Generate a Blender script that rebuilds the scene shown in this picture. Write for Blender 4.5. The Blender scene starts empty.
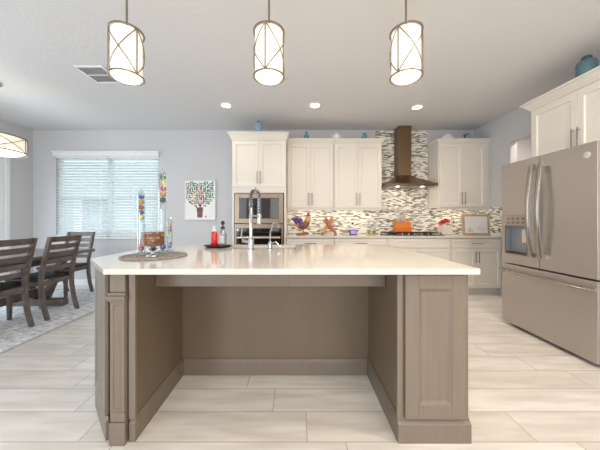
import bpy, bmesh, math, random
from mathutils import Vector, Matrix
R = math.radians
PI = math.pi
SC = bpy.context.scene
COL = SC.collection

# ------------------------------------------------------------------ camera
cd = bpy.data.cameras.new('camera')
cam = bpy.data.objects.new('camera', cd)
COL.objects.link(cam)
cam.location = (0, 0, 1.157)
cam.rotation_euler = (R(90), 0, 0)
cd.sensor_width = 36.0
cd.lens = 255.0 / 600.0 * 36.0
cd.shift_x = 4.0 / 600.0
cd.shift_y = -5.0 / 600.0
cd.clip_start = 0.02
SC.camera = cam

# ------------------------------------------------------------------ sky, daylight, added fill lights, exposure
W = bpy.data.worlds.new('World')
SC.world = W
W.use_nodes = True
bg = W.node_tree.nodes['Background']
bg.inputs[0].default_value = (0.95, 0.97, 1.0, 1)
bg.inputs[1].default_value = 2.3
SC.view_settings.view_transform = 'Standard'
SC.view_settings.look = 'None'
SC.view_settings.gamma = 1.0
SC.view_settings.use_curve_mapping = False
SC.view_settings.exposure = -0.05

def area(name, loc, direction, sx, sy, power, color):
    d = bpy.data.lights.new(name, 'AREA')
    d.shape = 'RECTANGLE'; d.size = sx; d.size_y = sy
    d.energy = power; d.color = color
    o = bpy.data.objects.new(name, d); COL.objects.link(o)
    o.location = loc
    o.rotation_euler = Vector(direction).to_track_quat('-Z', 'Y').to_euler()
    return o
DAY = (0.74, 0.87, 1.0)
area('daylight_sliding_door', (-4.63, 2.3, 1.12), (1, 0, -0.35), 2.9, 2.1, 44, DAY)
area('daylight_rear_left_window', (-3.3, -3.93, 1.45), (0.35, 1, -0.25), 1.3, 1.7, 95, DAY)
area('warm_fill_rear_right', (2.2, -3.9, 1.5), (0.05, 1, 0.3), 1.5, 1.8, 42, (1.0, 0.86, 0.70))  # added warm fill, brightens the right cabinets and ceiling
area('fill_rear_center', (0.6, -3.93, 1.35), (0, 1, 0), 3.4, 2.3, 8, (1.0, 0.93, 0.84))  # added even fill from behind the camera, sized to the rear opening
area('ceiling_fill_living_room', (1.1, -0.7, 2.7), (0, 0, -1), 2.6, 1.6, 40, (1.0, 0.93, 0.84))  # unseen soft overhead fill, added to brighten the floor
for lx, ly, le in ((0.264, 0.1, 14), (1.75, 0.9, 28)):
    area('ceiling_fill_near_row', (lx, ly, 2.73), (0, 0, -1), 0.16, 0.16, le, (1.0, 0.84, 0.66))  # added fill lights out of view, no fixtures, for floor and right side
area('pantry_lamp', (3.75, 3.4, 2.7), (0, 0, -1), 0.4, 0.4, 20, (1.0, 0.87, 0.74))

# ------------------------------------------------------------------ helpers
def lin(c):
    return tuple(((v / 255) / 12.92 if v / 255 <= 0.04045 else ((v / 255 + 0.055) / 1.055) ** 2.4) for v in c) + (1,)

MATS = {}
def pm(name, rgb, rough=0.5, metal=0.0, var=0.0, scale=(8, 8, 8), bump=0.0, bscale=40.0, emit=0.0, ergb=None, coat=0.0, trans=0.0):
    """plain principled material with an optional noise variation of its own colour"""
    m = bpy.data.materials.new(name); m.use_nodes = True
    nt = m.node_tree; b = nt.nodes['Principled BSDF']
    b.inputs['Base Color'].default_value = lin(rgb)
    b.inputs['Roughness'].default_value = rough
    b.inputs['Metallic'].default_value = metal
    b.inputs['Coat Weight'].default_value = coat
    tc = nt.nodes.new('ShaderNodeTexCoord')
    mp = nt.nodes.new('ShaderNodeMapping'); mp.inputs['Scale'].default_value = scale
    nt.links.new(tc.outputs['Object'], mp.inputs['Vector'])
    if var > 0:
        n = nt.nodes.new('ShaderNodeTexNoise'); n.inputs['Scale'].default_value = 1.0; n.inputs['Detail'].default_value = 5
        nt.links.new(mp.outputs[0], n.inputs['Vector'])
        r = nt.nodes.new('ShaderNodeValToRGB')
        c = lin(rgb)
        r.color_ramp.elements[0].position = 0.3; r.color_ramp.elements[1].position = 0.7
        r.color_ramp.elements[0].color = tuple(max(0, v * (1 - var)) for v in c[:3]) + (1,)
        r.color_ramp.elements[1].color = tuple(min(1, v * (1 + var)) for v in c[:3]) + (1,)
        nt.links.new(n.outputs['Fac'], r.inputs[0]); nt.links.new(r.outputs[0], b.inputs['Base Color'])
    if bump > 0:
        n2 = nt.nodes.new('ShaderNodeTexNoise'); n2.inputs['Scale'].default_value = bscale; n2.inputs['Detail'].default_value = 4
        nt.links.new(tc.outputs['Object'], n2.inputs['Vector'])
        bp = nt.nodes.new('ShaderNodeBump'); bp.inputs['Strength'].default_value = bump; bp.inputs['Distance'].default_value = 0.01
        nt.links.new(n2.outputs['Fac'], bp.inputs['Height']); nt.links.new(bp.outputs[0], b.inputs['Normal'])
    if emit > 0:
        b.inputs['Emission Color'].default_value = lin(ergb or rgb)
        b.inputs['Emission Strength'].default_value = emit
    MATS[name] = m
    return m

def glass(name, tint=(235, 245, 245), mixf=0.12, rough=0.02):
    m = bpy.data.materials.new(name); m.use_nodes = True
    nt = m.node_tree; nt.nodes.clear()
    out = nt.nodes.new('ShaderNodeOutputMaterial')
    t = nt.nodes.new('ShaderNodeBsdfTransparent'); t.inputs[0].default_value = lin(tint)
    g = nt.nodes.new('ShaderNodeBsdfGlossy'); g.inputs['Roughness'].default_value = rough
    lw = nt.nodes.new('ShaderNodeLayerWeight'); lw.inputs[0].default_value = 0.35
    ad = nt.nodes.new('ShaderNodeMath'); ad.operation = 'MULTIPLY_ADD'; ad.inputs[1].default_value = 0.7; ad.inputs[2].default_value = mixf
    nt.links.new(lw.outputs['Facing'], ad.inputs[0])
    mx = nt.nodes.new('ShaderNodeMixShader')
    nt.links.new(ad.outputs[0], mx.inputs[0]); nt.links.new(t.outputs[0], mx.inputs[1]); nt.links.new(g.outputs[0], mx.inputs[2])
    nt.links.new(mx.outputs[0], out.inputs[0])
    MATS[name] = m
    return m

class MB:
    """collects shapes into one mesh"""
    def __init__(s):
        s.bm = bmesh.new(); s.mi = 0
    def _mark(s, faces):
        for f in faces: f.material_index = s.mi
    def box(s, x0, x1, y0, y1, z0, z1):
        v = [s.bm.verts.new(p) for p in ((x0,y0,z0),(x1,y0,z0),(x1,y1,z0),(x0,y1,z0),(x0,y0,z1),(x1,y0,z1),(x1,y1,z1),(x0,y1,z1))]
        s._mark([s.bm.faces.new([v[i] for i in q]) for q in ((3,2,1,0),(4,5,6,7),(0,1,5,4),(1,2,6,5),(2,3,7,6),(3,0,4,7))])
        return s
    def prism(s, poly, a0, a1, axis='z'):
        """polygon extruded along an axis; poly is given in the two other axes in order (x,y), (x,z) or (y,z)"""
        def P(p, a):
            return {'z': (p[0], p[1], a), 'y': (p[0], a, p[1]), 'x': (a, p[0], p[1])}[axis]
        lo = [s.bm.verts.new(P(p, a0)) for p in poly]; hi = [s.bm.verts.new(P(p, a1)) for p in poly]
        n = len(poly)
        fs = [s.bm.faces.new(lo[::-1]), s.bm.faces.new(hi)]
        for i in range(n):
            fs.append(s.bm.faces.new((lo[i], lo[(i+1) % n], hi[(i+1) % n], hi[i])))
        s._mark(fs); return s
    def loft(s, rings, cap=True, close=False):
        vs = [[s.bm.verts.new(p) for p in r] for r in rings]
        n = len(rings[0]); fs = []
        m = len(vs)
        for k in range(m if close else m - 1):
            a, b = vs[k], vs[(k+1) % m]
            for i in range(n):
                fs.append(s.bm.faces.new((a[i], a[(i+1) % n], b[(i+1) % n], b[i])))
        if cap and not close:
            fs.append(s.bm.faces.new(vs[0][::-1])); fs.append(s.bm.faces.new(vs[-1]))
        s._mark(fs); return s
    def lathe(s, prof, c=(0, 0, 0), n=20, cap=True):
        return s.loft([[(c[0]+r*math.cos(2*PI*i/n), c[1]+r*math.sin(2*PI*i/n), c[2]+z) for i in range(n)] for r, z in prof], cap)
    def tube(s, pts, r, n=8, closed=False, sq=(1, 1)):
        pts = [Vector(p) for p in pts]; m = len(pts); rings = []
        up0 = None
        for k, p in enumerate(pts):
            if closed: t = pts[(k+1) % m] - pts[k-1]
            else: t = pts[min(k+1, m-1)] - pts[max(k-1, 0)]
            t.normalize()
            if up0 is None:
                up0 = Vector((0, 0, 1)) if abs(t.z) < 0.9 else Vector((0, 1, 0))
            u = (up0 - t * up0.dot(t))
            if u.length < 1e-4: u = Vector((1, 0, 0)) - t * t.x
            u.normalize(); up0 = u; w = t.cross(u)
            rr = r[k] if isinstance(r, (list, tuple)) else r
            rings.append([tuple(p + u*(rr*sq[0]*math.cos(2*PI*i/n)) + w*(rr*sq[1]*math.sin(2*PI*i/n))) for i in range(n)])
        return s.loft(rings, True, closed)
    def bar(s, p0, p1, w, h, side=(1, 0, 0)):
        """rectangular bar from p0 to p1; w across 'side', h across the third axis"""
        p0, p1 = Vector(p0), Vector(p1); t = (p1 - p0).normalized()
        a = Vector(side); a = (a - t * a.dot(t)).normalized(); b = t.cross(a)
        rings = [[tuple(p + a*(sx*w/2) + b*(sy*h/2)) for sx, sy in ((-1,-1),(1,-1),(1,1),(-1,1))] for p in (p0, p1)]
        return s.loft(rings)
    def ell(s, c, r, nu=14, nv=9):
        rings = []
        for k in range(1, nv):
            a = -PI/2 + PI*k/nv
            rings.append([(c[0]+r[0]*math.cos(a)*math.cos(2*PI*i/nu), c[1]+r[1]*math.cos(a)*math.sin(2*PI*i/nu), c[2]+r[2]*math.sin(a)) for i in range(nu)])
        return s.loft(rings)
    def build(s, name, mats, parent=None, smooth=False, bevel=0.0, label=None):
        bmesh.ops.recalc_face_normals(s.bm, faces=s.bm.faces[:])
        me = bpy.data.meshes.new(name); s.bm.to_mesh(me); s.bm.free()
        for m in (mats if isinstance(mats, (list, tuple)) else [mats]): me.materials.append(m)
        if smooth:
            for p in me.polygons: p.use_smooth = True
        o = bpy.data.objects.new(name, me); COL.objects.link(o)
        if parent: o.parent = parent
        if bevel > 0:
            b = o.modifiers.new('bevel', 'BEVEL'); b.width = bevel; b.segments = 2; b.limit_method = 'ANGLE'; b.angle_limit = R(40)
        if smooth:
            me.set_sharp_from_angle(angle=R(42))
        if label: o['label'] = label
        return o

def thing(name, label, cat, loc=(0, 0, 0), rz=0.0, group=None):
    o = bpy.data.objects.new(name, None); COL.objects.link(o)
    o.empty_display_size = 0.05
    o.location = loc; o.rotation_euler = (0, 0, rz)
    return tag(o, label, cat, group)
def tag(o, label, cat, group=None, kind=None):
    o['label'] = label; o['category'] = cat
    if group: o['group'] = group
    if kind: o['kind'] = kind
    return o
def struct(o, label=None, cat=None):
    o['kind'] = 'structure'
    if label: o['label'] = label
    if cat: o['category'] = cat
    return o
def dup(root, loc, rz, label):
    r = root.copy(); COL.objects.link(r); r.location = loc; r.rotation_euler = (0, 0, rz); r['label'] = label
    for ch in list(root.children):
        c = ch.copy(); COL.objects.link(c); c.parent = r
        for g in list(ch.children):
            d = g.copy(); COL.objects.link(d); d.parent = c
    return r

# ------------------------------------------------------------------ materials
wall_m = pm('wall_paint', (207, 206, 207), 0.75)
ceil_m = pm('ceiling_paint', (224, 223, 224), 0.85, bump=0.25, bscale=30)
trim_m = pm('white_trim', (240, 240, 240), 0.4)
isl_m = pm('taupe_stained_wood', (126, 114, 101), 0.42, var=0.06, scale=(60, 60, 2.5))
islflat_m = pm('taupe_panel_warm_bounce', (118, 103, 85), 0.5, var=0.05, scale=(6, 6, 2))  # same wood, with the warm floor bounce put into its colour
cab_m = pm('cream_cabinet_paint', (236, 229, 218), 0.4)
quartz_m = pm('white_quartz', (222, 215, 205), 0.09, var=0.02, scale=(60, 60, 60))
nickel_m = pm('brushed_nickel', (146, 140, 132), 0.3, 1.0)
bronze_m = pm('pendant_metal', (150, 140, 122), 0.35, 0.9)
chrome_m = pm('chrome', (186, 186, 188), 0.14, 1.0)
slate_m = pm('slate_steel', (182, 174, 168), 0.34, 0.7, var=0.02, scale=(2, 2, 200))
darkslate_m = pm('dark_slate_steel', (70, 64, 60), 0.35, 0.7)
hood_m = pm('bronze_steel', (128, 106, 82), 0.3, 0.85, var=0.04, scale=(200, 2, 2))
black_m = pm('black_plastic', (18, 18, 20), 0.35)
blackglass_m = pm('black_glass', (26, 20, 18), 0.04, 0.0, coat=1.0)
gap_m = pm('dark_gap', (25, 22, 20), 0.8)
iron_m = pm('cast_iron', (30, 29, 30), 0.5)
chairwood_m = pm('grey_brown_wood', (98, 88, 80), 0.42, var=0.4, scale=(10, 40, 10))
tablewood_m = pm('weathered_table_wood', (118, 111, 105), 0.28, var=0.25, scale=(30, 3, 30))
leather_m = pm('black_leather', (22, 21, 24), 0.4)
shade_m = pm('lit_linen_shade', (255, 250, 240), 0.8, emit=0.55, ergb=(255, 240, 216))
diff_m = pm('lit_diffuser', (255, 250, 240), 0.6, emit=1.3, ergb=(255, 243, 222))
bulb_m = pm('lit_downlight_lens', (255, 245, 230), 0.6, emit=14.0, ergb=(255, 232, 196))
led_m = pm('lit_hood_lamp', (255, 245, 230), 0.6, emit=8.0, ergb=(255, 236, 205))
glass_m = glass('clear_glass')
pane_m = glass('window_glass', (245, 250, 252), 0.03)

def blind_mat():
    m = bpy.data.materials.new('white_blind_slat'); m.use_nodes = True
    nt = m.node_tree; nt.nodes.clear()
    o = nt.nodes.new('ShaderNodeOutputMaterial'); d = nt.nodes.new('ShaderNodeBsdfDiffuse'); t = nt.nodes.new('ShaderNodeBsdfTranslucent')
    d.inputs[0].default_value = lin((245, 248, 248)); t.inputs[0].default_value = lin((245, 250, 252))
    mx = nt.nodes.new('ShaderNodeMixShader'); mx.inputs[0].default_value = 0.5
    nt.links.new(d.outputs[0], mx.inputs[1]); nt.links.new(t.outputs[0], mx.inputs[2]); nt.links.new(mx.outputs[0], o.inputs[0])
    return m
blind_m = blind_mat()

def math_node(nt, op, a, b=None, c=None):
    n = nt.nodes.new('ShaderNodeMath'); n.operation = op
    for i, v in enumerate((a, b, c)):
        if v is None: continue
        if isinstance(v, (int, float)): n.inputs[i].default_value = v
        else: nt.links.new(v, n.inputs[i])
    return n.outputs[0]

def strip_tiles(name, axis_u, axis_v, L, H, u0, v0, shift, grout, rough, ramp, interp, joint, jitter=0.0, vein=0.0, bump=0.3):
    """running strips: u along the strip, v across; every cell picks a colour from the ramp"""
    m = bpy.data.materials.new(name); m.use_nodes = True
    nt = m.node_tree; b = nt.nodes['Principled BSDF']
    tc = nt.nodes.new('ShaderNodeTexCoord'); sp = nt.nodes.new('ShaderNodeSeparateXYZ')
    nt.links.new(tc.outputs['Object'], sp.inputs[0])
    U, V = sp.outputs[axis_u], sp.outputs[axis_v]
    v = math_node(nt, 'DIVIDE', math_node(nt, 'SUBTRACT', V, v0), H)
    row = math_node(nt, 'FLOOR', v)
    fv = math_node(nt, 'SUBTRACT', v, row)
    off = math_node(nt, 'MULTIPLY', row, shift)
    if jitter:
        wn = nt.nodes.new('ShaderNodeTexWhiteNoise'); wn.noise_dimensions = '1D'; nt.links.new(row, wn.inputs['W'])
        off = math_node(nt, 'MULTIPLY', wn.outputs['Value'], jitter)
    u = math_node(nt, 'DIVIDE', math_node(nt, 'ADD', math_node(nt, 'SUBTRACT', U, u0), off), L)
    ci = math_node(nt, 'FLOOR', u); fu = math_node(nt, 'SUBTRACT', u, ci)
    du = math_node(nt, 'MULTIPLY', math_node(nt, 'MINIMUM', fu, math_node(nt, 'SUBTRACT', 1.0, fu)), L)
    dv = math_node(nt, 'MULTIPLY', math_node(nt, 'MINIMUM', fv, math_node(nt, 'SUBTRACT', 1.0, fv)), H)
    d = math_node(nt, 'MINIMUM', du, dv)
    mask = math_node(nt, 'GREATER_THAN', d, joint)
    cv = nt.nodes.new('ShaderNodeCombineXYZ'); nt.links.new(ci, cv.inputs[0]); nt.links.new(row, cv.inputs[1])
    wn2 = nt.nodes.new('ShaderNodeTexWhiteNoise'); wn2.noise_dimensions = '2D'; nt.links.new(cv.outputs[0], wn2.inputs['Vector'])
    r = nt.nodes.new('ShaderNodeValToRGB'); r.color_ramp.interpolation = interp
    els = r.color_ramp.elements
    while len(els) < len(ramp): els.new(0.5)
    for e, (p, c) in zip(els, ramp): e.position = p; e.color = lin(c)
    nt.links.new(wn2.outputs['Value'], r.inputs[0])
    colr = r.outputs[0]
    if vein:
        mp = nt.nodes.new('ShaderNodeMapping'); mp.inputs['Scale'].default_value = (1.6, 11, 1)
        cmb = nt.nodes.new('ShaderNodeCombineXYZ'); nt.links.new(U, cmb.inputs[0]); nt.links.new(V, cmb.inputs[1])
        nt.links.new(math_node(nt, 'MULTIPLY', wn2.outputs['Value'], 30.0), cmb.inputs[2])
        nt.links.new(cmb.outputs[0], mp.inputs[0])
        n = nt.nodes.new('ShaderNodeTexNoise'); n.inputs['Scale'].default_value = 1.3; n.inputs['Detail'].default_value = 6
        nt.links.new(mp.outputs[0], n.inputs['Vector'])
        r2 = nt.nodes.new('ShaderNodeValToRGB')
        r2.color_ramp.elements[0].position = 0.34; r2.color_ramp.elements[1].position = 0.62
        r2.color_ramp.elements[0].color = (1 - vein, 1 - vein * 1.06, 1 - vein * 1.14, 1); r2.color_ramp.elements[1].color = (1, 1, 1, 1)
        nt.links.new(n.outputs['Fac'], r2.inputs[0])
        mu = nt.nodes.new('ShaderNodeMix'); mu.data_type = 'RGBA'; mu.blend_type = 'MULTIPLY'; mu.inputs[0].default_value = 1
        nt.links.new(colr, mu.inputs[6]); nt.links.new(r2.outputs[0], mu.inputs[7]); colr = mu.outputs[2]
    mx = nt.nodes.new('ShaderNodeMix'); mx.data_type = 'RGBA'
    nt.links.new(mask, mx.inputs[0]); mx.inputs[6].default_value = lin(grout); nt.links.new(colr, mx.inputs[7])
    nt.links.new(mx.outputs[2], b.inputs['Base Color'])
    b.inputs['Roughness'].default_value = rough
    bp = nt.nodes.new('ShaderNodeBump'); bp.inputs['Strength'].default_value = bump; bp.inputs['Distance'].default_value = 0.002
    nt.links.new(mask, bp.inputs['Height']); nt.links.new(bp.outputs[0], b.inputs['Normal'])
    return m
floor_m = strip_tiles('plank_floor_tile', 0, 1, 1.2, 0.21, -1.141, 1.329, 0.2, (168, 158, 146), 0.28,
    [(0.0, (232, 228, 221)), (0.5, (238, 234, 228)), (1.0, (226, 220, 212))], 'LINEAR', 0.0022, vein=0.21)
MOSAIC = [(0.0, (246, 244, 237)), (0.28, (206, 201, 188)), (0.42, (146, 142, 126)), (0.56, (248, 246, 240)), (0.74, (116, 96, 80)), (0.87, (180, 172, 156)), (0.94, (74, 60, 50))]
mosaic_m = strip_tiles('strip_mosaic', 0, 2, 0.068, 0.0165, 0.0, 0.914, 0.0, (226, 220, 206), 0.16,
    MOSAIC,
    'CONSTANT', 0.0016, jitter=0.9, bump=0.4)

# ------------------------------------------------------------------ the setting
XL, XR, YB, YF, ZC = -4.66, 3.17, 4.52, -4.0, 2.75
f = MB().box(XL - 0.1, 4.3, YF - 0.1, YB + 0.1, -0.1, 0).build('floor', floor_m); struct(f)
c = MB().box(XL - 0.1, 4.3, YF - 0.1, YB + 0.1, ZC, ZC + 0.1).build('ceiling', ceil_m); struct(c)
WX0, WX1, WZ0, WZ1 = -4.255, -2.43, 0.86, 2.31
wb = MB()
wb.box(XL - 0.1, WX0, YB, YB + 0.12, 0, ZC).box(WX1, 4.3, YB, YB + 0.12, 0, ZC)
wb.box(WX0, WX1, YB, YB + 0.12, 0, WZ0).box(WX0, WX1, YB, YB + 0.12, WZ1, ZC)
struct(wb.build('wall_back', wall_m))
wl = MB()
wl.box(XL - 0.1, XL, 4.13, YB, 0, ZC).box(XL - 0.1, XL, YF, 0.8, 0, ZC).box(XL - 0.1, XL, 0.8, 4.13, 2.25, ZC)
struct(wl.build('wall_left', wall_m))
wr = MB()
wr.box(XR, XR + 0.1, 3.77, YB, 0, ZC).box(XR, XR + 0.1, YF, 2.98, 0, ZC).box(XR, XR + 0.1, 2.98, 3.77, 2.31, ZC)
struct(wr.build('wall_right', wall_m))
wh = MB().box(4.2, 4.3, 2.4, YB, 0, ZC).box(XR + 0.1, 4.2, 2.4, 2.5, 0, ZC)
struct(wh.build('wall_pantry', wall_m))
wf = MB()
wf.box(XL - 0.1, -4.3, YF - 0.1, YF, 0, ZC).box(-2.3, -1.2, YF - 0.1, YF, 0, ZC).box(2.4, XR + 0.1, YF - 0.1, YF, 0, ZC)
wf.box(-4.3, -2.3, YF - 0.1, YF, 0, 0.45).box(-4.3, -2.3, YF - 0.1, YF, 2.45, ZC).box(-1.2, 2.4, YF - 0.1, YF, 2.55, ZC).box(-1.2, 2.4, YF - 0.1, YF, 0, 0.15)
struct(wf.build('wall_front', wall_m))
bb = MB().box(XL, -0.99, YB - 0.014, YB, 0, 0.11).build('baseboard_back', trim_m, bevel=0.004); struct(bb)
bb = MB().box(XL, XL + 0.014, 4.2, YB - 0.014, 0, 0.11).build('baseboard_left', trim_m, bevel=0.004); struct(bb)

# sliding door on the left wall
d1 = thing('door_1', 'white framed sliding glass door on the left wall by the dining table', 'door', (XL, 2.46, 0)); d1['kind'] = 'structure'
m = MB().box(-0.1, 0.012, 1.63, 1.69, 0, 2.25).box(-0.1, 0.02, -1.66, -1.58, 0, 2.25).box(-0.1, 0.012, -1.58, 1.63, 2.17, 2.25).box(-0.08, -0.02, -0.03, 0.03, 0, 2.17)
m.build('frame', trim_m, d1, bevel=0.004)
MB().box(-0.06, -0.05, -1.58, 1.38, 0.02, 2.17).build('glass_pane', pane_m, d1)
MB().box(-0.07, -0.012, 1.382, 1.629, 0.002, 2.168).build('door_stile', trim_m, d1, bevel=0.004)

# window in the back wall
w1 = thing('window_1', 'wide double white window behind blinds in the dining area wall', 'window', (0, YB, 0)); w1['kind'] = 'structure'
m = MB()
for x0, x1 in ((WX0, WX0 + 0.05), (WX1 - 0.05, WX1), (-3.375, -3.295)):
    m.box(x0, x1, 0.05, 0.11, WZ0, WZ1)
for x0, x1 in ((WX0 + 0.05, -3.375), (-3.295, WX1 - 0.05)):
    for z0, z1 in ((WZ0, WZ0 + 0.06), (1.52, 1.58), (WZ1 - 0.05, WZ1)):
        m.box(x0, x1, 0.05, 0.11, z0, z1)
m.build('window_frame', trim_m, w1, bevel=0.004)
MB().box(WX0, WX1, 0.076, 0.084, WZ0, WZ1).build('glass_pane', pane_m, w1)
MB().box(WX0 - 0.03, WX1 + 0.03, -0.05, 0.05, WZ0 - 0.035, WZ0).build('window_sill', trim_m, w1, bevel=0.005)
def make_blind(x0, x1, name, label, slat_tilt):
    b = thing(name, label, 'blind', ((x0 + x1) / 2, YB + 0.026, WZ1 - 0.001), 0, 'window blinds')
    h = (x1 - x0) / 2 - 0.006
    MB().box(-h, h, -0.03, 0.02, -0.06, 0).build('head_rail', trim_m, b, bevel=0.003)
    s = MB(); z = -0.085
    while z > -(WZ1 - WZ0) + 0.055:
        ca, sa = 0.0265 * math.cos(slat_tilt), 0.0265 * math.sin(slat_tilt)
        s.prism([(-ca, z - sa), (ca, z + sa), (ca, z + sa + 0.0025), (-ca, z - sa + 0.0025)], -h, h, 'x'); z -= 0.050
    s.build('slats', blind_m, b)
    for cx in (-h + 0.12, 0.0, h - 0.12):
        MB().box(cx - 0.006, cx + 0.006, -0.024, -0.022, -(WZ1 - WZ0) + 0.03, -0.06).build('ladder_tape', trim_m, b)
    MB().box(-h, h, -0.024, 0.02, -(WZ1 - WZ0) + 0.006, -(WZ1 - WZ0) + 0.035).build('bottom_rail', trim_m, b, bevel=0.003)
    return b
make_blind(WX0, -3.335, 'window_blind', 'left half of the white horizontal slat blinds, behind the dining chairs', R(40))
make_blind(-3.335, WX1, 'window_blind', 'right half of the white horizontal slat blinds, nearest the tree picture', R(40))
v = MB().box(WX0 - 0.02, WX1 + 0.02, YB - 0.045, YB - 0.022, 2.28, 2.345).box(WX0 - 0.035, WX1 + 0.03, YB - 0.06, YB - 0.001, 2.345, 2.37)
tag(v.build('blind_valance', trim_m, bevel=0.004), 'white valance board across the top of the wide window', 'valance')
# neighbour's house outside
nh = thing('neighbouring_house', 'pale neighbouring house seen through the window blinds', 'house', (-6.6, 10.0, 0))
side_m = pm('grey_siding', (222, 228, 230), 0.8); dark_m = pm('far_window_dark', (120, 132, 140), 0.2)
MB().box(-5, 5, 0, 0.3, -0.5, 3.4).build('house_wall', side_m, nh)
MB().box(-1.75, -0.55, -0.05, 0.0, 0.5, 2.1).build('house_window', dark_m, nh, bevel=0.01)
gr_m = pm('lawn', (120, 140, 100), 0.9)
struct(MB().box(-16, 6, YB + 0.13, 20, -0.25, -0.15).build('ground_outside', gr_m))

# recessed lights
def downlight(x, y, power, label):
    t = thing('recessed_downlight', label, 'downlight', (x, y, ZC), 0, 'recessed ceiling lights')
    MB().loft([[(r*math.cos(2*PI*i/28), r*math.sin(2*PI*i/28), z) for i in range(28)] for r, z in ((0.062, 0.0), (0.062, -0.006), (0.095, -0.006), (0.095, 0.0))], False).build('trim_ring', trim_m, t, True)
    MB().lathe([(0.061, -0.0005), (0.061, -0.003)], n=28).build('lens', bulb_m, t, True)
    d = bpy.data.lights.new('downlight_lamp', 'SPOT'); d.energy = power; d.color = (1, 0.83, 0.63); d.spot_size = R(128); d.spot_blend = 0.9; d.shadow_soft_size = 0.06
    o = bpy.data.objects.new('downlight_lamp', d); COL.objects.link(o); o.location = (x, y, ZC - 0.02)
downlight(-0.97, 3.54, 8, 'left recessed ceiling light, in front of the oven tower')
downlight(0.264, 3.54, 9, 'middle recessed ceiling light, between the oven tower and hood')
downlight(1.71, 3.6, 24, 'right recessed ceiling light, nearest the range hood')

# ceiling vent
vt = thing('ceiling_vent', 'white rectangular air vent with grey louvres in the ceiling', 'vent', (-2.15, 2.79, ZC))
MB().box(-0.15, 0.15, -0.165, -0.14, -0.012, 0).box(-0.15, 0.15, 0.14, 0.165, -0.012, 0).box(-0.15, -0.125, -0.14, 0.14, -0.012, 0).box(0.125, 0.15, -0.14, 0.14, -0.012, 0).box(-0.125, 0.125, -0.008, 0.008, -0.012, 0).build('frame', trim_m, vt, bevel=0.003)
grille_m = pm('vent_louvre', (168, 170, 174), 0.5)
m = MB()
for k in range(14):
    y = -0.13 + 0.02 * k
    m.prism([(y - 0.007, -0.010), (y - 0.005, -0.010), (y + 0.007, -0.002), (y + 0.005, -0.002)], -0.125, 0.125, 'x')
m.build('louvres', grille_m, vt)

# ------------------------------------------------------------------ rug and dining set
def rug_mat():
    m = bpy.data.materials.new('distressed_rug'); m.use_nodes = True
    nt = m.node_tree; b = nt.nodes['Principled BSDF']; b.inputs['Roughness'].default_value = 0.95
    tc = nt.nodes.new('ShaderNodeTexCoord'); mp = nt.nodes.new('ShaderNodeMapping'); mp.inputs['Scale'].default_value = (9, 22, 1)
    n = nt.nodes.new('ShaderNodeTexNoise'); n.inputs['Scale'].default_value = 1.2; n.inputs['Detail'].default_value = 8; n.inputs['Roughness'].default_value = 0.75
    r = nt.nodes.new('ShaderNodeValToRGB')
    e = r.color_ramp.elements; e.new(0.5)
    for q, (p, c) in zip(e, ((0.38, (160, 160, 165)), (0.49, (216, 216, 218)), (0.6, (240, 240, 241)))): q.position = p; q.color = lin(c)
    nt.links.new(tc.outputs['Object'], mp.inputs[0]); nt.links.new(mp.outputs[0], n.inputs['Vector']); nt.links.new(n.outputs['Fac'], r.inputs[0]); nt.links.new(r.outputs[0], b.inputs['Base Color'])
    return m
rug = thing('area_rug', 'large distressed grey and white rug under the dining table', 'rug', (-3.5, 2.85, 0))
rm = rug_mat()
m = MB().box(-0.93, 0.93, -1.45, 1.38, 0, 0.008); m.build('pile', rm, rug, bevel=0.003)
m = MB()
for sx in (-1, 1): m.box(sx*0.945 - 0.012, sx*0.945 + 0.012, -1.46, 1.39, 0, 0.009)
for y in (-1.46, 1.39): m.box(-0.933, 0.933, y - 0.012, y + 0.012, 0, 0.009)
m.build('border', pm('rug_border', (186, 186, 188), 0.95, var=0.2, scale=(20, 20, 1)), rug, bevel=0.003)
RZ = 0.0095

tb = thing('dining_table', 'weathered grey wood trestle dining table on the rug', 'table', (-3.45, 2.84, RZ))
m = MB()
for k in range(5):
    x0 = -0.505 + 0.202 * k
    m.box(x0 + 0.001, x0 + 0.201, -0.80, 0.80, 0.685, 0.73)
m.box(-0.505, 0.505, -0.90, -0.802, 0.685, 0.73).box(-0.505, 0.505, 0.802, 0.90, 0.685, 0.73)
m.build('table_top', tablewood_m, tb, bevel=0.004)
MB().box(-0.38, 0.38, -0.72, -0.69, 0.60, 0.684).box(-0.38, 0.38, 0.69, 0.72, 0.60, 0.684).box(-0.38, -0.35, -0.69, 0.69, 0.60, 0.684).box(0.35, 0.38, -0.69, 0.69, 0.60, 0.684).build('apron', chairwood_m, tb, bevel=0.003)
for y in (-0.6, 0.6):
    for sx in (-1, 1):
        MB().bar((sx*0.30, y, 0.60), (sx*0.07, y, 0.09), 0.09, 0.07, (0, 1, 0)).build('leg', chairwood_m, tb, bevel=0.004)
    MB().box(-0.34, 0.34, y - 0.05, y + 0.05, 0, 0.09).build('foot', chairwood_m, tb, bevel=0.006)
MB().box(-0.04, 0.04, -0.55, 0.55, 0.14, 0.24).build('stretcher', chairwood_m, tb, bevel=0.004)

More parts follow.
